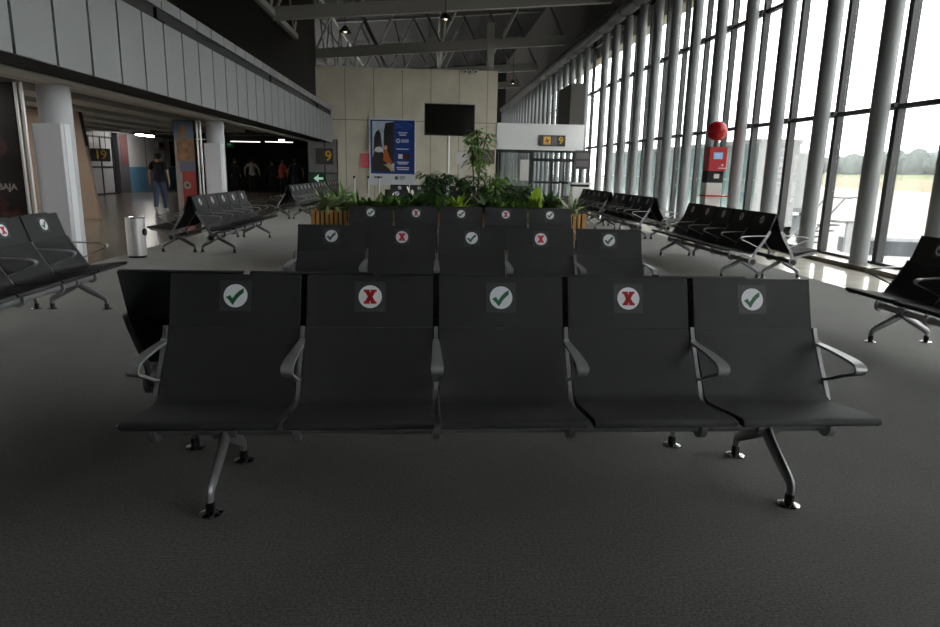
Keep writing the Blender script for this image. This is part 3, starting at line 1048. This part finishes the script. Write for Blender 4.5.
def fern(label, x, yy, h, spread, m, nl=26, seed=0, wid=.06, flowers=0, name='arching_fern', z0=PH - .04, cat='plant', elmin=.35):
    random.seed(seed)
    t = thing(name, label, cat, (x, yy, z0), 0, 'plants in the planter')
    mb, st = MB(), MB()
    for i in range(int(nl * 2.2)):
        a = random.uniform(0, 2 * pi)
        el = random.uniform(elmin, 1.4)
        d = (cos(a) * cos(el) * spread / h, sin(a) * cos(el) * spread / h, sin(el))
        L = h * random.uniform(.8, 1.35)
        b = (random.uniform(-.04, .04), random.uniform(-.04, .04), 0)
        leaf(mb, b, d, L, wid * random.uniform(.7, 1.3), random.uniform(.5, 1.7))
    obj('foliage', mb, m, t)
    st.tube([(0, 0, -.005), (0, 0, h * .35)], .016, 6)
    obj('stem', st, M_STEM, t)
    for k in range(flowers):
        a = random.uniform(0, 2 * pi)
        fm = MB()
        b = (.1 * cos(a), .1 * sin(a), h * random.uniform(.75, 1.0))
        leaf(fm, b, (cos(a) * .3, sin(a) * .3, 1), .08, .045, .5)
        fm.tube([(0, 0, 0), b], .004, 5)
        obj('flower', fm, M_FLOWER, t)
    return t


def shrub(label, x, yy, h, r, m, n=170, seed=0, ll=.12, lw=.05, trunks=4, z0=PH - .04, name='leafy_shrub', low=.25):
    random.seed(seed)
    t = thing(name, label, 'plant', (x, yy, z0), 0, 'plants in the planter')
    mb, st = MB(), MB()
    for k in range(trunks):
        a = 2 * pi * k / trunks + random.random()
        top = Vector((r * .6 * cos(a), r * .6 * sin(a), h * random.uniform(.8, 1.0)))
        mid = Vector((r * .25 * cos(a + .5), r * .25 * sin(a + .5), h * .5))
        pth = smooth_path([(0.02 * cos(a), .02 * sin(a), -.005), mid, top], 8)
        st.tube(pth, .009, 6)
        for q in range(int(2.0 * n / trunks)):
            s = random.uniform(low, 1)
            p = pth[min(len(pth) - 1, int(s * len(pth)))]
            aa = random.uniform(0, 2 * pi)
            o = Vector((cos(aa), sin(aa), random.uniform(-.3, .5))) * r * .45 * random.random()
            leaf(mb, p + o, (cos(aa), sin(aa), random.uniform(-.4, .6)), ll * random.uniform(.7, 1.3), lw * random.uniform(.8, 1.2), random.uniform(.3, 1.2), 3)
    obj('foliage', mb, m, t)
    obj('stem', st, M_STEM, t)
    return t


PL = 'planter'
fern('pale variegated bushy plant at the wooden end of the planter, nearest the concourse', -1.38, 9.5, .3, .36, M_LEAFV, 46, 1, .07)
fern('dark green arching fern next to the variegated plant in the planter', -.98, 9.45, .26, .34, M_LEAF, 34, 2, .05)
fern('broad green lily with white flowers behind the first seat of the third row', -.6, 9.5, .28, .34, M_LEAF, 30, 3, .085, 2, 'peace_lily')
fern('white flowered lily in front of the blue poster', -.2, 9.5, .3, .32, M_LEAFD, 30, 4, .085, 3, 'peace_lily')
fern('mid green fern in the planter just under the dense dark shrub', .12, 9.45, .24, .34, M_LEAF, 34, 5, .05)
fern('lime green tuft in the planter below the white notice post', .42, 9.45, .26, .3, M_LEAFL, 26, 6, .07, 0, 'lime_tuft')
fern('dark broad-leaved plant in the planter behind the fourth seat of the third row', .82, 9.5, .28, .34, M_LEAFD, 32, 7, .09, 0, 'broadleaf_plant')
fern('green fern with wide drooping fronds before the glazed gate window', 1.18, 9.45, .26, .36, M_LEAF, 34, 8, .055)
fern('upright bright lime leaf plant standing in front of the gate door', 1.56, 9.55, .36, .12, M_LEAFL, 2.4, 9, .17, 0, 'lime_paddle_plant', elmin=1.15)
fern('dense dark green fern before the gate door, beside the lime paddle plant', 1.72, 9.65, .34, .34, M_LEAFD, 46, 10, .05)
fern('long pale arching fern spilling over the window end of the planter', 2.05, 9.5, .36, .5, M_LEAFV, 22, 11, .04)
fern('low green fern filling the planter between the lily and the lime tuft', .28, 9.8, .28, .34, M_LEAF, 30, 18, .05)
fern('leafy green plant behind the paddle plant, at the back of the planter', 1.9, 10.1, .3, .36, M_LEAF, 30, 19, .06)
fern('bushy mid green plant in the planter just left of the first cross sticker', -.78, 9.38, .26, .4, M_LEAF, 44, 31, .06, 0, 'bushy_plant')
fern('bushy bright green plant in the planter behind the gap before the middle seat', -.36, 9.36, .24, .4, M_LEAF, 44, 32, .055, 0, 'bushy_plant')
fern('bushy dark plant in the planter directly behind the middle check sticker', .2, 9.36, .22, .4, M_LEAFD, 40, 33, .06, 0, 'bushy_plant')
fern('bushy green plant in the planter behind the last cross sticker', .98, 9.36, .24, .4, M_LEAF, 44, 34, .06, 0, 'bushy_plant')
fern('bushy green plant in the planter between paddle plant and last cross sticker', 1.36, 9.36, .22, .38, M_LEAF, 40, 35, .055, 0, 'bushy_plant')
fern('bushy light green plant at the concourse end behind the variegated plant', -1.3, 10.0, .34, .4, M_LEAF, 44, 36, .06, 0, 'bushy_plant')
shrub('dense dark green shrub in the planter under the television pole', .1, 10.15, .58, .28, M_LEAFD, 230, 12, .1, .045, 5)
shrub('tall slender ficus with loose high crown beside the television', .72, 10.15, 1.22, .24, M_LEAF, 110, 13, .12, .045, 3, name='slender_ficus', low=.5)
shrub('loose green shrub in front of the white notice post', .52, 10.3, .55, .3, M_LEAFD, 150, 14)
shrub('fine-leaved green shrub beside the concrete wall corner', .98, 10.2, .58, .32, M_LEAF, 200, 15, .1, .04, 5)
shrub('small dark shrub between fine-leaved shrub and the gate window', 1.35, 10.2, .42, .25, M_LEAFD, 110, 16)

# ------------------------------------------------------------------ television on a pole, notice post
t = thing('television', 'large black television on a white pole in front of the concrete wall', 'television', (.5, 17.1, 0), .05)
obj('bezel', MB().box(-.625, .625, -.09, -.03, 2.2, 2.96), M_TVFRAME, t)
obj('screen', MB().box(-.6, .6, -.094, -.09, 2.235, 2.935), M_SCREEN, t)
obj('logo', MB().box(-.04, .04, -.093, -.09, 2.212, 2.222), M_SIGNMID, t)
obj('pole', MB().tube([(-.02, .02, .02), (-.02, .02, 2.6)], .035, 14), M_WHITEPOLE, t)
obj('bracket', MB().box(-.2, .16, -.03, .02, 2.45, 2.7), M_BLACK, t)
obj('base', MB().lathe([(.28, 0), (.28, .012), (.05, .03)], (-.02, .02, 0), 28), M_WHITEPOLE, t)
t = thing('notice_post', 'small white notice on a thin white post beside the television pole', 'sign', (.86, 17.75, 0))
obj('post', MB().box(-.03, .03, -.02, .02, 0, 1.56), M_WHITEPOLE, t)
obj('plate', MB().box(-.16, .16, -.035, -.02, 1.52, 1.82), M_WHITEBOX, t)
obj('base', MB().box(-.18, .18, -.18, .18, 0, .012), M_WHITEPOLE, t)

# ------------------------------------------------------------------ end wall fittings
t = thing('wall_poster', 'large framed blue tourism poster with two seated figures on the concrete wall', 'poster', (-2.7 * K, ENDY - .1, ez(.62)))
t.scale = (K, 1, K)
W, H = 2.1, 2.94
obj('frame', MB().box(0, W, 0, .09, 0, .06).box(0, W, 0, .09, H - .06, H).box(0, .06, 0, .09, 0, H).box(W - .06, W, 0, .09, 0, H).box(.05, W - .05, .05, .09, .05, H - .05), M_PWHITE, t)
obj('blue_sheet', MB().box(.06, W - .06, .03, .05, .52, H - .06), M_PBLUE, t)
obj('white_footer', MB().box(.06, W - .06, .03, .05, .06, .52), M_PWHITE, t)
obj('photo_sky', MB().box(.14, 1.12, .026, .031, .62, H - .12), M_PSKY, t)


def blob(pts, y=.022, th=.004):
    return MB().prism([(a, y, b) for a, b in pts], (0, th, 0))


obj('photo_rock', MB().prism([(.2, .022, 1.5), (.22, .022, 2.1), (.3, .022, 2.35), (.42, .022, 2.45), (.52, .022, 2.3), (.56, .022, 1.9), (.6, .022, 1.5)], (0, .004, 0))
    .prism([(.64, .022, 1.3), (.66, .022, 2.4), (.74, .022, 2.75), (1.12, .022, 2.8), (1.12, .022, 1.0), (.8, .022, 1.0)], (0, .004, 0)), M_PROCK, t)
obj('photo_person', blob([(.14, .62), (.14, 1.2), (.24, 1.5), (.5, 1.6), (.62, 1.45), (.74, 1.05), (1.08, .68), (1.08, .62)], .018), mat('poster_dark_coat', (40, 30, 34), .5), t)
obj('photo_hat', blob([(.22, 1.52), (.3, 1.68), (.5, 1.72), (.64, 1.58), (.6, 1.48), (.4, 1.46)], .014), M_PWHITE, t)
obj('photo_shawl', blob([(.62, 1.1), (.66, 1.5), (.76, 1.62), (.86, 1.4), (1.06, .95), (.98, .9), (.84, 1.02)], .013), M_PORANGE, t)
obj('photo_face', blob([(.66, 1.62), (.68, 1.74), (.76, 1.78), (.82, 1.7), (.8, 1.6), (.72, 1.56)], .012), M_PSKIN, t)
obj('photo_sleeve', blob([(.62, .95), (.98, .9), (1.1, .68), (.98, .62), (.86, .78)], .011), M_PSKIN, t)
_wv = MB()
for k in range(4):
    pts = [(1.15 + .09 * i, .029, 2.52 + .07 * k + .05 * sin(i * .9 + k)) for i in range(10)]
    _wv.tube(pts, .012, 5)
obj('blue_waves', _wv, M_PLBLUE, t)
obj('logo_roundel', MB().tube([(1.3, .024, 1.98), (1.3, .03, 1.98)], .1, 20), M_PWHITE, t)
obj('logo_roundel_core', MB().tube([(1.3, .022, 1.98), (1.3, .026, 1.98)], .05, 16), M_PBLUE, t)
_tx = MB()
for (x0, x1, z) in ((1.3, 1.72, 2.32), (1.36, 1.66, 2.22), (1.44, 1.6, 2.0), (1.62, 1.78, 2.0), (1.44, 1.78, 1.92), (1.22, 1.78, 1.6), (1.24, 1.78, 1.02), (1.3, 1.72, .95), (1.22, 1.8, .78), (1.26, 1.78, .7)):
    _tx.box(x0, x1, .024, .03, z, z + .045)
obj('text_lines', _tx, M_PWHITE, t)
obj('inset_photo', MB().box(1.3, 1.84, .024, .03, 1.18, 1.42), M_PBROWN, t)
obj('inset_text', MB().box(1.3, 1.5, .022, .028, 1.2, 1.4), M_PWHITE, t)
obj('footer_logo', MB().tube([(1.22, .026, .34), (1.22, .032, .34)], .09, 18), M_SIGNMID, t)
obj('footer_text', MB().box(1.36, 1.62, .026, .032, .36, .41).box(1.36, 1.56, .026, .032, .28, .32), M_SIGNMID, t)
obj('footer_mark', MB().box(.2, .4, .026, .032, .32, .4), M_SIGNMID, t)
obj('footer_mark', MB().box(.48, .58, .026, .032, .32, .4), M_SIGNMID, t)
t = thing('red_notice', 'small red notice board fixed beside the blue poster', 'notice', (-3.08 * K, ENDY - .06, ez(1.38)))
t.scale = (K, 1, K)
obj('board', MB().box(0, .42, 0, .05, 0, .64), M_PRED, t)
_tx = MB()
for z in (.12, .2, .34, .42, .5):
    _tx.box(.05, .37, -.004, 0, z, z + .03)
obj('text_lines', _tx, mat('notice_pink', (236, 150, 156), .5), t)
for dx, lab in ((1.5, 'small white security camera at the top corner of the concrete wall, the inner one'), (1.72, 'small white security camera at the top corner of the concrete wall, middle of three'), (1.98, 'small white security camera at the top corner of the concrete wall, the outer one')):
    t = thing('security_camera', lab, 'camera', (dx * K, ENDY - .2, ez(5.5)), 0, 'cameras at the top of the concrete wall')
    obj('housing', MB().cbox(0, .14, 0, .2, .05, .2, .02), M_WHITEBOX, t)
    obj('lens', MB().tube([(.07, -.01, .12), (.07, .02, .12)], .04, 12), M_BLACK, t)
t = thing('brown_sign', 'brown sign plate on the concrete wall just behind the ficus', 'sign', (1.95 * K, ENDY - .05, ez(1.68)))
t.scale = (K, 1, K)
obj('plate', MB().box(0, 1.05, 0, .045, 0, .62), mat('dull_brown_sign', (104, 84, 82), .6), t)
obj('text_lines', MB().box(.1, .9, -.003, 0, .4, .45).box(.1, .8, -.003, 0, .3, .34).box(.1, .85, -.003, 0, .2, .24), M_SIGNMID, t)
t = thing('departure_board', 'dark hanging flight board at the window end of the gate wall', 'sign', (5.72, 26.3, 1.5))
obj('panel', MB().box(0, .58, 0, .12, 0, .72), M_SIGNDARK, t)
obj('display', MB().box(.04, .54, -.005, 0, .4, .62).box(.04, .54, -.005, 0, .1, .32), M_SIGNMID, t)
obj('stand', MB().tube([(.5, .06, -1.5), (.5, .06, 0)], .03, 10).lathe([(.2, -1.5), (.2, -1.49), (.04, -1.47)], (.5, .06, 0), 20), M_MULL, t)
# white counter with a dark slot near the far windows
t = thing('service_counter', 'small white counter with a black band near the far windows', 'counter', (5.05, 22.4, 0))
obj('body', MB().box(-.22, .38, 0, .5, 0, .9), M_WHITEBOX, t)
obj('top', MB().box(-.26, .42, -.04, .54, .98, 1.03), M_WHITEBOX, t)
obj('black_band', MB().box(-.2, .36, .02, .48, .9, .98), M_BLACK, t)
for n, (x, yy, lab) in enumerate(((-2.95, 26.9, 'thin steel queue post before the red notice, nearest the number panel'), (-2.4, 26.9, 'thin steel queue post standing just in front of the red notice'),
                                  (-2.0, 27.2, 'thin steel queue post standing before the edge of the blue poster'), (4.8, 24.4, 'white queue post standing in front of the gate door'))):
    t = thing('queue_post', lab, 'post', (x, yy, 0), 0, 'queue posts near the end wall')
    obj('post', MB().tube([(0, 0, .02), (0, 0, .98)], .03, 12), M_WHITEPOLE if n == 3 else M_CHROMEPIPE, t)
    obj('base', MB().lathe([(.17, 0), (.17, .015), (.03, .035)], n=20), M_HUB, t)
    obj('head', MB().lathe([(.04, .98), (.045, 1.0), (.04, 1.06), (.02, 1.07)], n=14), M_BLACK, t)

# ------------------------------------------------------------------ red globe kiosk
t = thing('charging_kiosk', 'red kiosk with a glossy red globe on top, standing by the windows', 'kiosk', (5.92, 13.7, 0))
obj('globe', MB().sphere((-.02, 0, 2.26), .2, 28, 18), M_RED, t)
obj('neck', MB().lathe([(.06, 1.92), (.05, 2.08)], (-.02, 0, 0), 14), M_SIGNMID, t)
rb = obj('red_cabinet', MB().cbox(-.2, .2, -.12, .14, 1.46, 1.94, .02), M_REDBOX, t)
obj('screen', MB().box(-.1, .09, -.126, -.12, 1.7, 1.83), M_BLUESCREEN, rb)
obj('screen_text', MB().box(-.07, .05, -.128, -.126, 1.78, 1.79).box(-.07, .06, -.128, -.126, 1.75, 1.76), M_PWHITE, rb)
obj('logo', MB().tube([(.1, -.126, 1.58), (.1, -.12, 1.58)], .02, 12).box(.02, .18, -.126, -.12, 1.51, 1.525), M_PWHITE, rb)
kb = obj('black_cabinet', MB().box(-.19, .15, -.11, .13, 1.22, 1.46), M_BLACK, t)
obj('card_slot', MB().box(-.05, .06, -.114, -.11, 1.31, 1.4), M_WHITEBOX, kb)
wb = obj('white_cabinet', MB().cbox(-.2, .14, -.12, .14, 0, 1.22, .015), M_WHITEBOX, t)
obj('red_shelf', MB().box(-.24, .26, -.2, .14, .94, .97), M_RED, wb)

# ------------------------------------------------------------------ people
BONES = [('pelvis', 'waist'), ('waist', 'chest'), ('chest', 'neck'), ('neck', 'skull'), ('skull', 'crown'),
         ('chest', 'shl'), ('shl', 'ell'), ('ell', 'wrl'), ('wrl', 'pal'), ('chest', 'shr'), ('shr', 'elr'), ('elr', 'wrr'), ('wrr', 'par'),
         ('pelvis', 'hil'), ('hil', 'knl'), ('knl', 'anl'), ('anl', 'tol'), ('pelvis', 'hir'), ('hir', 'knr'), ('knr', 'anr'), ('anr', 'tor')]
RAD = dict(pelvis=.135, waist=.125, chest=.145, neck=.052, skull=.085, crown=.08, shl=.062, shr=.062, ell=.043, elr=.043, wrl=.03, wrr=.03, pal=.036, par=.036,
           hil=.095, hir=.095, knl=.072, knr=.072, anl=.05, anr=.05, tol=.035, tor=.035)


def person(label, loc, rz, stride, arms, top, pants, shoes, sleeve='short', scale=1.0, long_hair=False):
    """a standing or walking adult facing local -y"""
    J = dict(pelvis=(0, 0, .92), waist=(0, 0, 1.08), chest=(0, .01, 1.3), neck=(0, .0, 1.48), skull=(0, -.015, 1.58), crown=(0, -.005, 1.65),
             shl=(-.17, 0, 1.4), shr=(.17, 0, 1.4), hil=(-.09, 0, .86), hir=(.09, 0, .86))
    for s, sg, st, ar in (('l', -1, stride, arms[0]), ('r', 1, -stride, arms[1])):
        J['kn' + s] = (sg * .095, -st * .5 - .02, .48)
        J['an' + s] = (sg * .095, -st + .03, .085 if st >= -.05 else .12)
        J['to' + s] = (sg * .11, -st - .14, .036 if st >= -.05 else .04)
        if ar == 'down':
            J['el' + s], J['wr' + s], J['pa' + s] = (sg * .24, .03, 1.13), (sg * .255, -.03, .88), (sg * .25, -.045, .80)
        elif ar == 'bent':
            J['el' + s], J['wr' + s], J['pa' + s] = (sg * .26, .04, 1.14), (sg * .16, -.18, 1.05), (sg * .11, -.23, 1.04)
        else:
            J['el' + s], J['wr' + s], J['pa' + s] = (sg * .34, .02, 1.2), (sg * .36, -.02, .95), (sg * .36, -.04, .87)
    names = list(J)
    bm = bmesh.new()
    lay = bm.verts.layers.skin.verify()
    V = {}

    def vert(n, p, r, root=False):
        v = bm.verts.new(p)
        rr = r if isinstance(r, tuple) else (r, r)
        v[lay].radius = rr
        v[lay].use_root = root
        V[n] = v
        return v
    for n in names:
        r = RAD[n]
        if n in ('pelvis', 'waist', 'chest'):
            r = (r, r * .72)
        vert(n, J[n], r, n == 'pelvis')
    for a, b in BONES:
        bm.edges.new((V[a], V[b]))
    # fingers and thumb, nose and ears
    for s, sg in (('l', -1), ('r', 1)):
        pa = Vector(J['pa' + s])
        d = (pa - Vector(J['wr' + s])).normalized()
        side = Vector((0, 1, 0)) - d * d.y
        side.normalize()
        for k, (off, ln) in enumerate(((-.024, .066), (-.008, .076), (.008, .072), (.024, .056))):
            a = vert('f%s%da' % (s, k), pa + d * .03 + side * off, .0095)
            m = vert('f%s%db' % (s, k), pa + d * (.03 + ln * .55) + side * off * 1.15, .0085)
            c = vert('f%s%dc' % (s, k), pa + d * (.03 + ln) + side * off * 1.2 + Vector((-sg * .012, 0, 0)), .0075)
            bm.edges.new((V['pa' + s], a))
            bm.edges.new((a, m))
            bm.edges.new((m, c))
        a = vert('t%sa' % s, pa - d * .01 - side * .036, .011)
        c = vert('t%sb' % s, pa + d * .03 - side * .052, .009)
        bm.edges.new((V['pa' + s], a))
        bm.edges.new((a, c))
    nose = vert('nose', Vector(J['skull']) + Vector((0, -.1, .005)), .014)
    bm.edges.new((V['skull'], nose))
    for sg in (-1, 1):
        e = vert('ear%d' % sg, Vector(J['skull']) + Vector((sg * .086, .01, .01)), .02)
        bm.edges.new((V['skull'], e))
    me = bpy.data.meshes.new('skeleton')
    bm.to_mesh(me)
    bm.free()
    tmp = bpy.data.objects.new('tmp', me)
    COL.objects.link(tmp)
    md = tmp.modifiers.new('skin', 'SKIN')
    md.use_smooth_shade = True
    sb = tmp.modifiers.new('sub', 'SUBSURF')
    sb.levels = sb.render_levels = 1
    body = bpy.data.meshes.new_from_object(tmp.evaluated_get(bpy.context.evaluated_depsgraph_get()))
    bpy.data.objects.remove(tmp)
    body.materials.clear()
    body.materials.append(M_SKIN)
    t = thing('person', label, 'person', loc, rz)
    t.scale = (scale, scale, scale)
    link('body', body, t)
    vs = [v.co.copy() for v in body.vertices]
    ns = [v.normal.copy() for v in body.vertices]

    def region(c):
        best = None
        for a, b in BONES:
            A, B = Vector(J[a]), Vector(J[b])
            ab = B - A
            tt = max(0, min(1, (c - A).dot(ab) / ab.length_squared))
            r = RAD[a] * (1 - tt) + RAD[b] * tt
            dd = (c - (A + ab * tt)).length - r * .8
            if best is None or dd < best[0]:
                best = (dd, a, b, tt)
        return best[1:]
    reg = [region(p.center) for p in body.polygons]

    def wear(name, m, test, off):
        idx = {}
        V2, F2 = [], []
        for p, rg in zip(body.polygons, reg):
            if test(p.center, *rg):
                f = []
                for i in p.vertices:
                    if i not in idx:
                        idx[i] = len(V2)
                        V2.append(vs[i] + ns[i] * off)
                    f.append(idx[i])
                F2.append(f)
        if F2:
            mb = MB()
            mb.add(V2, F2, True)
            obj(name, mb, m, t)
    smax = .75 if sleeve == 'short' else 2
    arm_u, arm_f = ('ell', 'elr'), ('wrl', 'wrr')

    def is_top(c, a, b, tt):
        if b in ('waist', 'chest', 'shl', 'shr') or (b == 'neck' and tt < .55):
            return True
        if (a == 'pelvis' or b in ('hil', 'hir')) and c.z > .86:
            return True
        if b in arm_u:
            return tt < smax
        return b in arm_f and sleeve == 'long' and tt < .95
    wear('shirt', top, is_top, .014)
    wear('trousers', pants, lambda c, a, b, tt: (b in ('hil', 'hir', 'knl', 'knr') or (a == 'pelvis' and c.z < 1.0) or (b in ('anl', 'anr') and tt < .93)), .01)
    wear('shoes', shoes, lambda c, a, b, tt: b in ('tol', 'tor') or (b in ('anl', 'anr') and tt > .9), .008)
    wear('hair', M_HAIR, lambda c, a, b, tt: c.z > 1.52 and (c.z > 1.66 or c.y > -.035 + (1.66 - c.z) * .3 or (long_hair and c.y > -.02)), .016)
    for sg in (-1, 1):
        obj('eye', MB().sphere((sg * .032, -.092, 1.6), .011, 8, 6), M_WHITEBOX, t)
    obj('mouth', MB().box(-.022, .022, -.098, -.088, 1.538, 1.545), mat('lips', (130, 70, 66), .6), t)
    return t


person('man in black t-shirt and blue jeans walking away across the concourse floor', (-7.75, 19.9, 0), pi + .15, .16, ('down', 'down'), M_BLK, M_JEAN, M_SHOE)
person('person in loose grey shirt and dark trousers walking in the dark concourse', (-9.3, 36.2, 0), pi, .12, ('out', 'out'), M_GREYC, M_BLK, M_DSHOE, 'long', 1.03)
person('dark clothed person standing nearest the white column in the dark concourse', (-10.25, 36.5, 0), pi * .9, .05, ('down', 'down'), M_BLK, M_BLK, M_DSHOE, 'long', 1.05)
person('person in navy top and blue jeans with bare arms near the green exit arrow', (-6.35, 32.6, 0), pi * 1.05, .08, ('out', 'out'), M_NAVY, M_JEAN, M_DSHOE, 'short', 1.02)
person('person in black with a red top showing, beside the one in navy', (-7.1, 33.4, 0), pi * .8, .05, ('bent', 'down'), M_REDC, M_BLK, M_DSHOE, 'short', 1.0)
person('black clothed person standing in the middle of the dark concourse group', (-8.2, 36.0, 0), pi, .06, ('down', 'bent'), M_BLK, M_BLK, M_DSHOE, 'long', 1.0)

# ------------------------------------------------------------------ outside: apron, jet bridge, airfield
GZ = -3.5
o = struct('ground', MB().box(7.6, 700, -200, 700, GZ - .5, GZ), M_APRON)
_g = MB().prism([(200, -150, GZ), (300, -150, GZ + 5), (300, 900, GZ + 5), (200, 900, GZ)], (0, 0, .05))
struct('ground_dry_grass', _g, M_DRY)
_g = MB().prism([(300, -150, GZ + 5.0), (420, -150, GZ + 9.8), (420, 900, GZ + 9.8), (300, 900, GZ + 5.0)], (0, 0, .05))
struct('ground_grass', _g, M_GRASS)
random.seed(21)


def tree_belt(label, pts, hmin, hmax, r, m):
    mb = MB()
    for (x, y) in pts:
        x, y = x + random.uniform(-9, 9), y + random.uniform(-5, 5)
        h = random.uniform(hmin, hmax)
        mb.sphere((x, y, GZ + 8.5 + h * .5), r * random.uniform(.35, .9), 10, 6, (1, 1, h / r * .7))
    o = obj('tree_belt', mb, m)
    o['kind'] = 'stuff'
    o['label'] = label
    o['category'] = 'trees'
    return o


tree_belt('hazy belt of distant trees behind the airfield grass', [(390 + random.uniform(-12, 12), -140 + i * 7.5) for i in range(130)] * 3, 12, 19, 10, M_TREE)
hill = MB()
nx, ny = 34, 6
vs, fs = [], []
for i in range(nx + 1):
    for j in range(ny + 1):
        y = -300 + i * 45
        hgt = (30 + 9 * sin(i * .55 + 1) + 4 * sin(i * 1.7)) * sin(pi * j / ny)
        vs.append((520 + j * 30, y, GZ + max(0, hgt)))
for i in range(nx):
    for j in range(ny):
        a = i * (ny + 1) + j
        fs.append((a, a + 1, a + ny + 2, a + ny + 1))
hill.add(vs, fs, True)
struct('ground_hill', hill, M_HILL)
for k, (x, y, w_, h_, lab) in enumerate(((470, 415, 14, 21, 'tallest pale distant tower block beyond the trees'), (480, 450, 18, 16, 'wide pale distant block beyond the trees, beside the tallest tower'),
                                         (475, 380, 10, 14, 'narrow pale distant block beyond the trees'), (490, 300, 22, 18, 'pale distant block on the hillside above the trees'))):
    t = thing('distant_building', lab, 'building', (x, y, GZ), 0, 'distant city blocks')
    obj('walls', MB().box(-w_ / 2, w_ / 2, -w_ / 2, w_ / 2, 0, h_ + 14), M_CITY, t)
    obj('roof_hut', MB().box(-2, 2, -2, 2, h_ + 14, h_ + 17), M_CITY, t)
# glazed walkway of the jet bridge
t = thing('glazed_walkway', 'teal glazed boarding walkway outside the window wall behind the red kiosk', 'boarding bridge', (12, 0, 0))
obj('end_wall', MB().box(0, 1.5, 24.0, 24.06, -.9, 2.55), M_JETW, t)
obj('floor_deck', MB().box(0, 1.5, 24.0, 44, -.9, -.45), M_JETW, t)
obj('roof', MB().box(-.05, 1.55, 23.95, 44, 2.55, 2.7), M_JETW, t)
obj('glazing', MB().box(0, .04, 24.06, 44, -.45, 2.55).box(1.46, 1.5, 24.06, 44, -.45, 2.55), M_TEAL, t)
_b = MB()
for k in range(14):
    _b.box(-.05, .0, 24.0 + k * 1.45, 24.06 + k * 1.45, -.45, 2.55)
_b.box(-.05, 0, 24, 44, 1.2, 1.25)
obj('glazing_bars', _b, M_JETW, t)
for yy in (26, 33, 40):
    obj('pillar', MB().lathe([(.3, GZ), (.3, -.9)], (.75, yy, 0), 16), M_JETG, t)
t = thing('boarding_bridge', 'white boarding bridge cabin on a steel undercarriage seen between window columns', 'boarding bridge', (21.9, 39, 0))
obj('cabin', MB().lathe([(1.25, -.4), (1.25, 2.7), (1.1, 2.85), (.2, 2.95)], n=28), M_JETW, t)
obj('skirt', MB().lathe([(1.28, -.65), (1.28, -.4)], n=28), M_JETG, t)
obj('lift_column', MB().box(-.85, -.6, -.3, .3, -2.8, -.6).box(.6, .85, -.3, .3, -2.8, -.6), M_JETG, t)
obj('cross_brace', MB().tube([(-.7, 0, -2.4), (.7, 0, -.8)], .07, 8).tube([(.7, 0, -2.4), (-.7, 0, -.8)], .07, 8).box(-.95, .95, -.4, .4, -2.8, -2.5), M_JETG, t)
obj('machinery', MB().cbox(-.45, .45, -.5, .5, -2.0, -.9, .08), M_JETG, t)
for sx in (-1, 1):
    obj('wheel', MB().tube([(sx * .6, 0, GZ + .42), (sx * .9, 0, GZ + .42)], .42, 20), M_HUB, t)
t = thing('apron_stairs', 'pale steel boarding stairs on the apron beside the boarding bridge cabin', 'stairs', (16.6, 27.5, GZ), .3)
obj('frame', MB().box(-.6, .6, -2, -1.9, 0, 3.2).box(-.6, -.5, -2, 2, 0, .2).box(.5, .6, -2, 2, 0, .2).box(-.6, .6, -2, -.8, 3.1, 3.2), M_JETW, t)
_s = MB()
for k in range(11):
    _s.box(-.5, .5, 1.8 - k * .25, 2.05 - k * .25, .2 + k * .27, .26 + k * .27)
obj('steps', _s, M_JETG, t)
obj('handrail', MB().tube([(-.55, 1.9, 1.1), (-.55, -.8, 4.1), (-.55, -2, 4.1)], .04, 6).tube([(.55, 1.9, 1.1), (.55, -.8, 4.1), (.55, -2, 4.1)], .04, 6), M_JETW, t)
t = thing('baggage_cart', 'grey steel platform cart standing on the apron just outside the window', 'cart', (20.6, 28.6, GZ), -.25)
obj('platform', MB().box(-1.7, 1.7, -.9, .9, 1.55, 2.2), M_CART, t)
for sx in (-1.5, 1.5):
    for sy in (-.75, .75):
        obj('leg', MB().box(sx - .07, sx + .07, sy - .07, sy + .07, .25, 1.6), M_CART, t)
        obj('wheel', MB().tube([(sx, sy - .08, .28), (sx, sy + .08, .28)], .28, 16), M_HUB, t)
obj('brace', MB().box(-1.5, 1.5, -.8, -.7, .6, .7).box(-1.5, 1.5, .7, .8, .6, .7), M_CART, t)

# thin haze over the airfield
_hm = bpy.data.materials.new('airfield_haze')
_hm.use_nodes = True
_hm.node_tree.nodes.clear()
_ho = _hm.node_tree.nodes.new('ShaderNodeOutputMaterial')
_hv = _hm.node_tree.nodes.new('ShaderNodeVolumeScatter')
_hv.inputs['Color'].default_value = (1, 1, 1, 1)
_hv.inputs['Density'].default_value = .00027
_hm.node_tree.links.new(_hv.outputs[0], _ho.inputs['Volume'])
o = obj('haze', MB().box(60, 455, -180, 880, GZ + .1, 60), _hm)
o['kind'] = 'stuff'
o['label'] = 'thin pale haze over the distant airfield and trees'
o['category'] = 'haze'
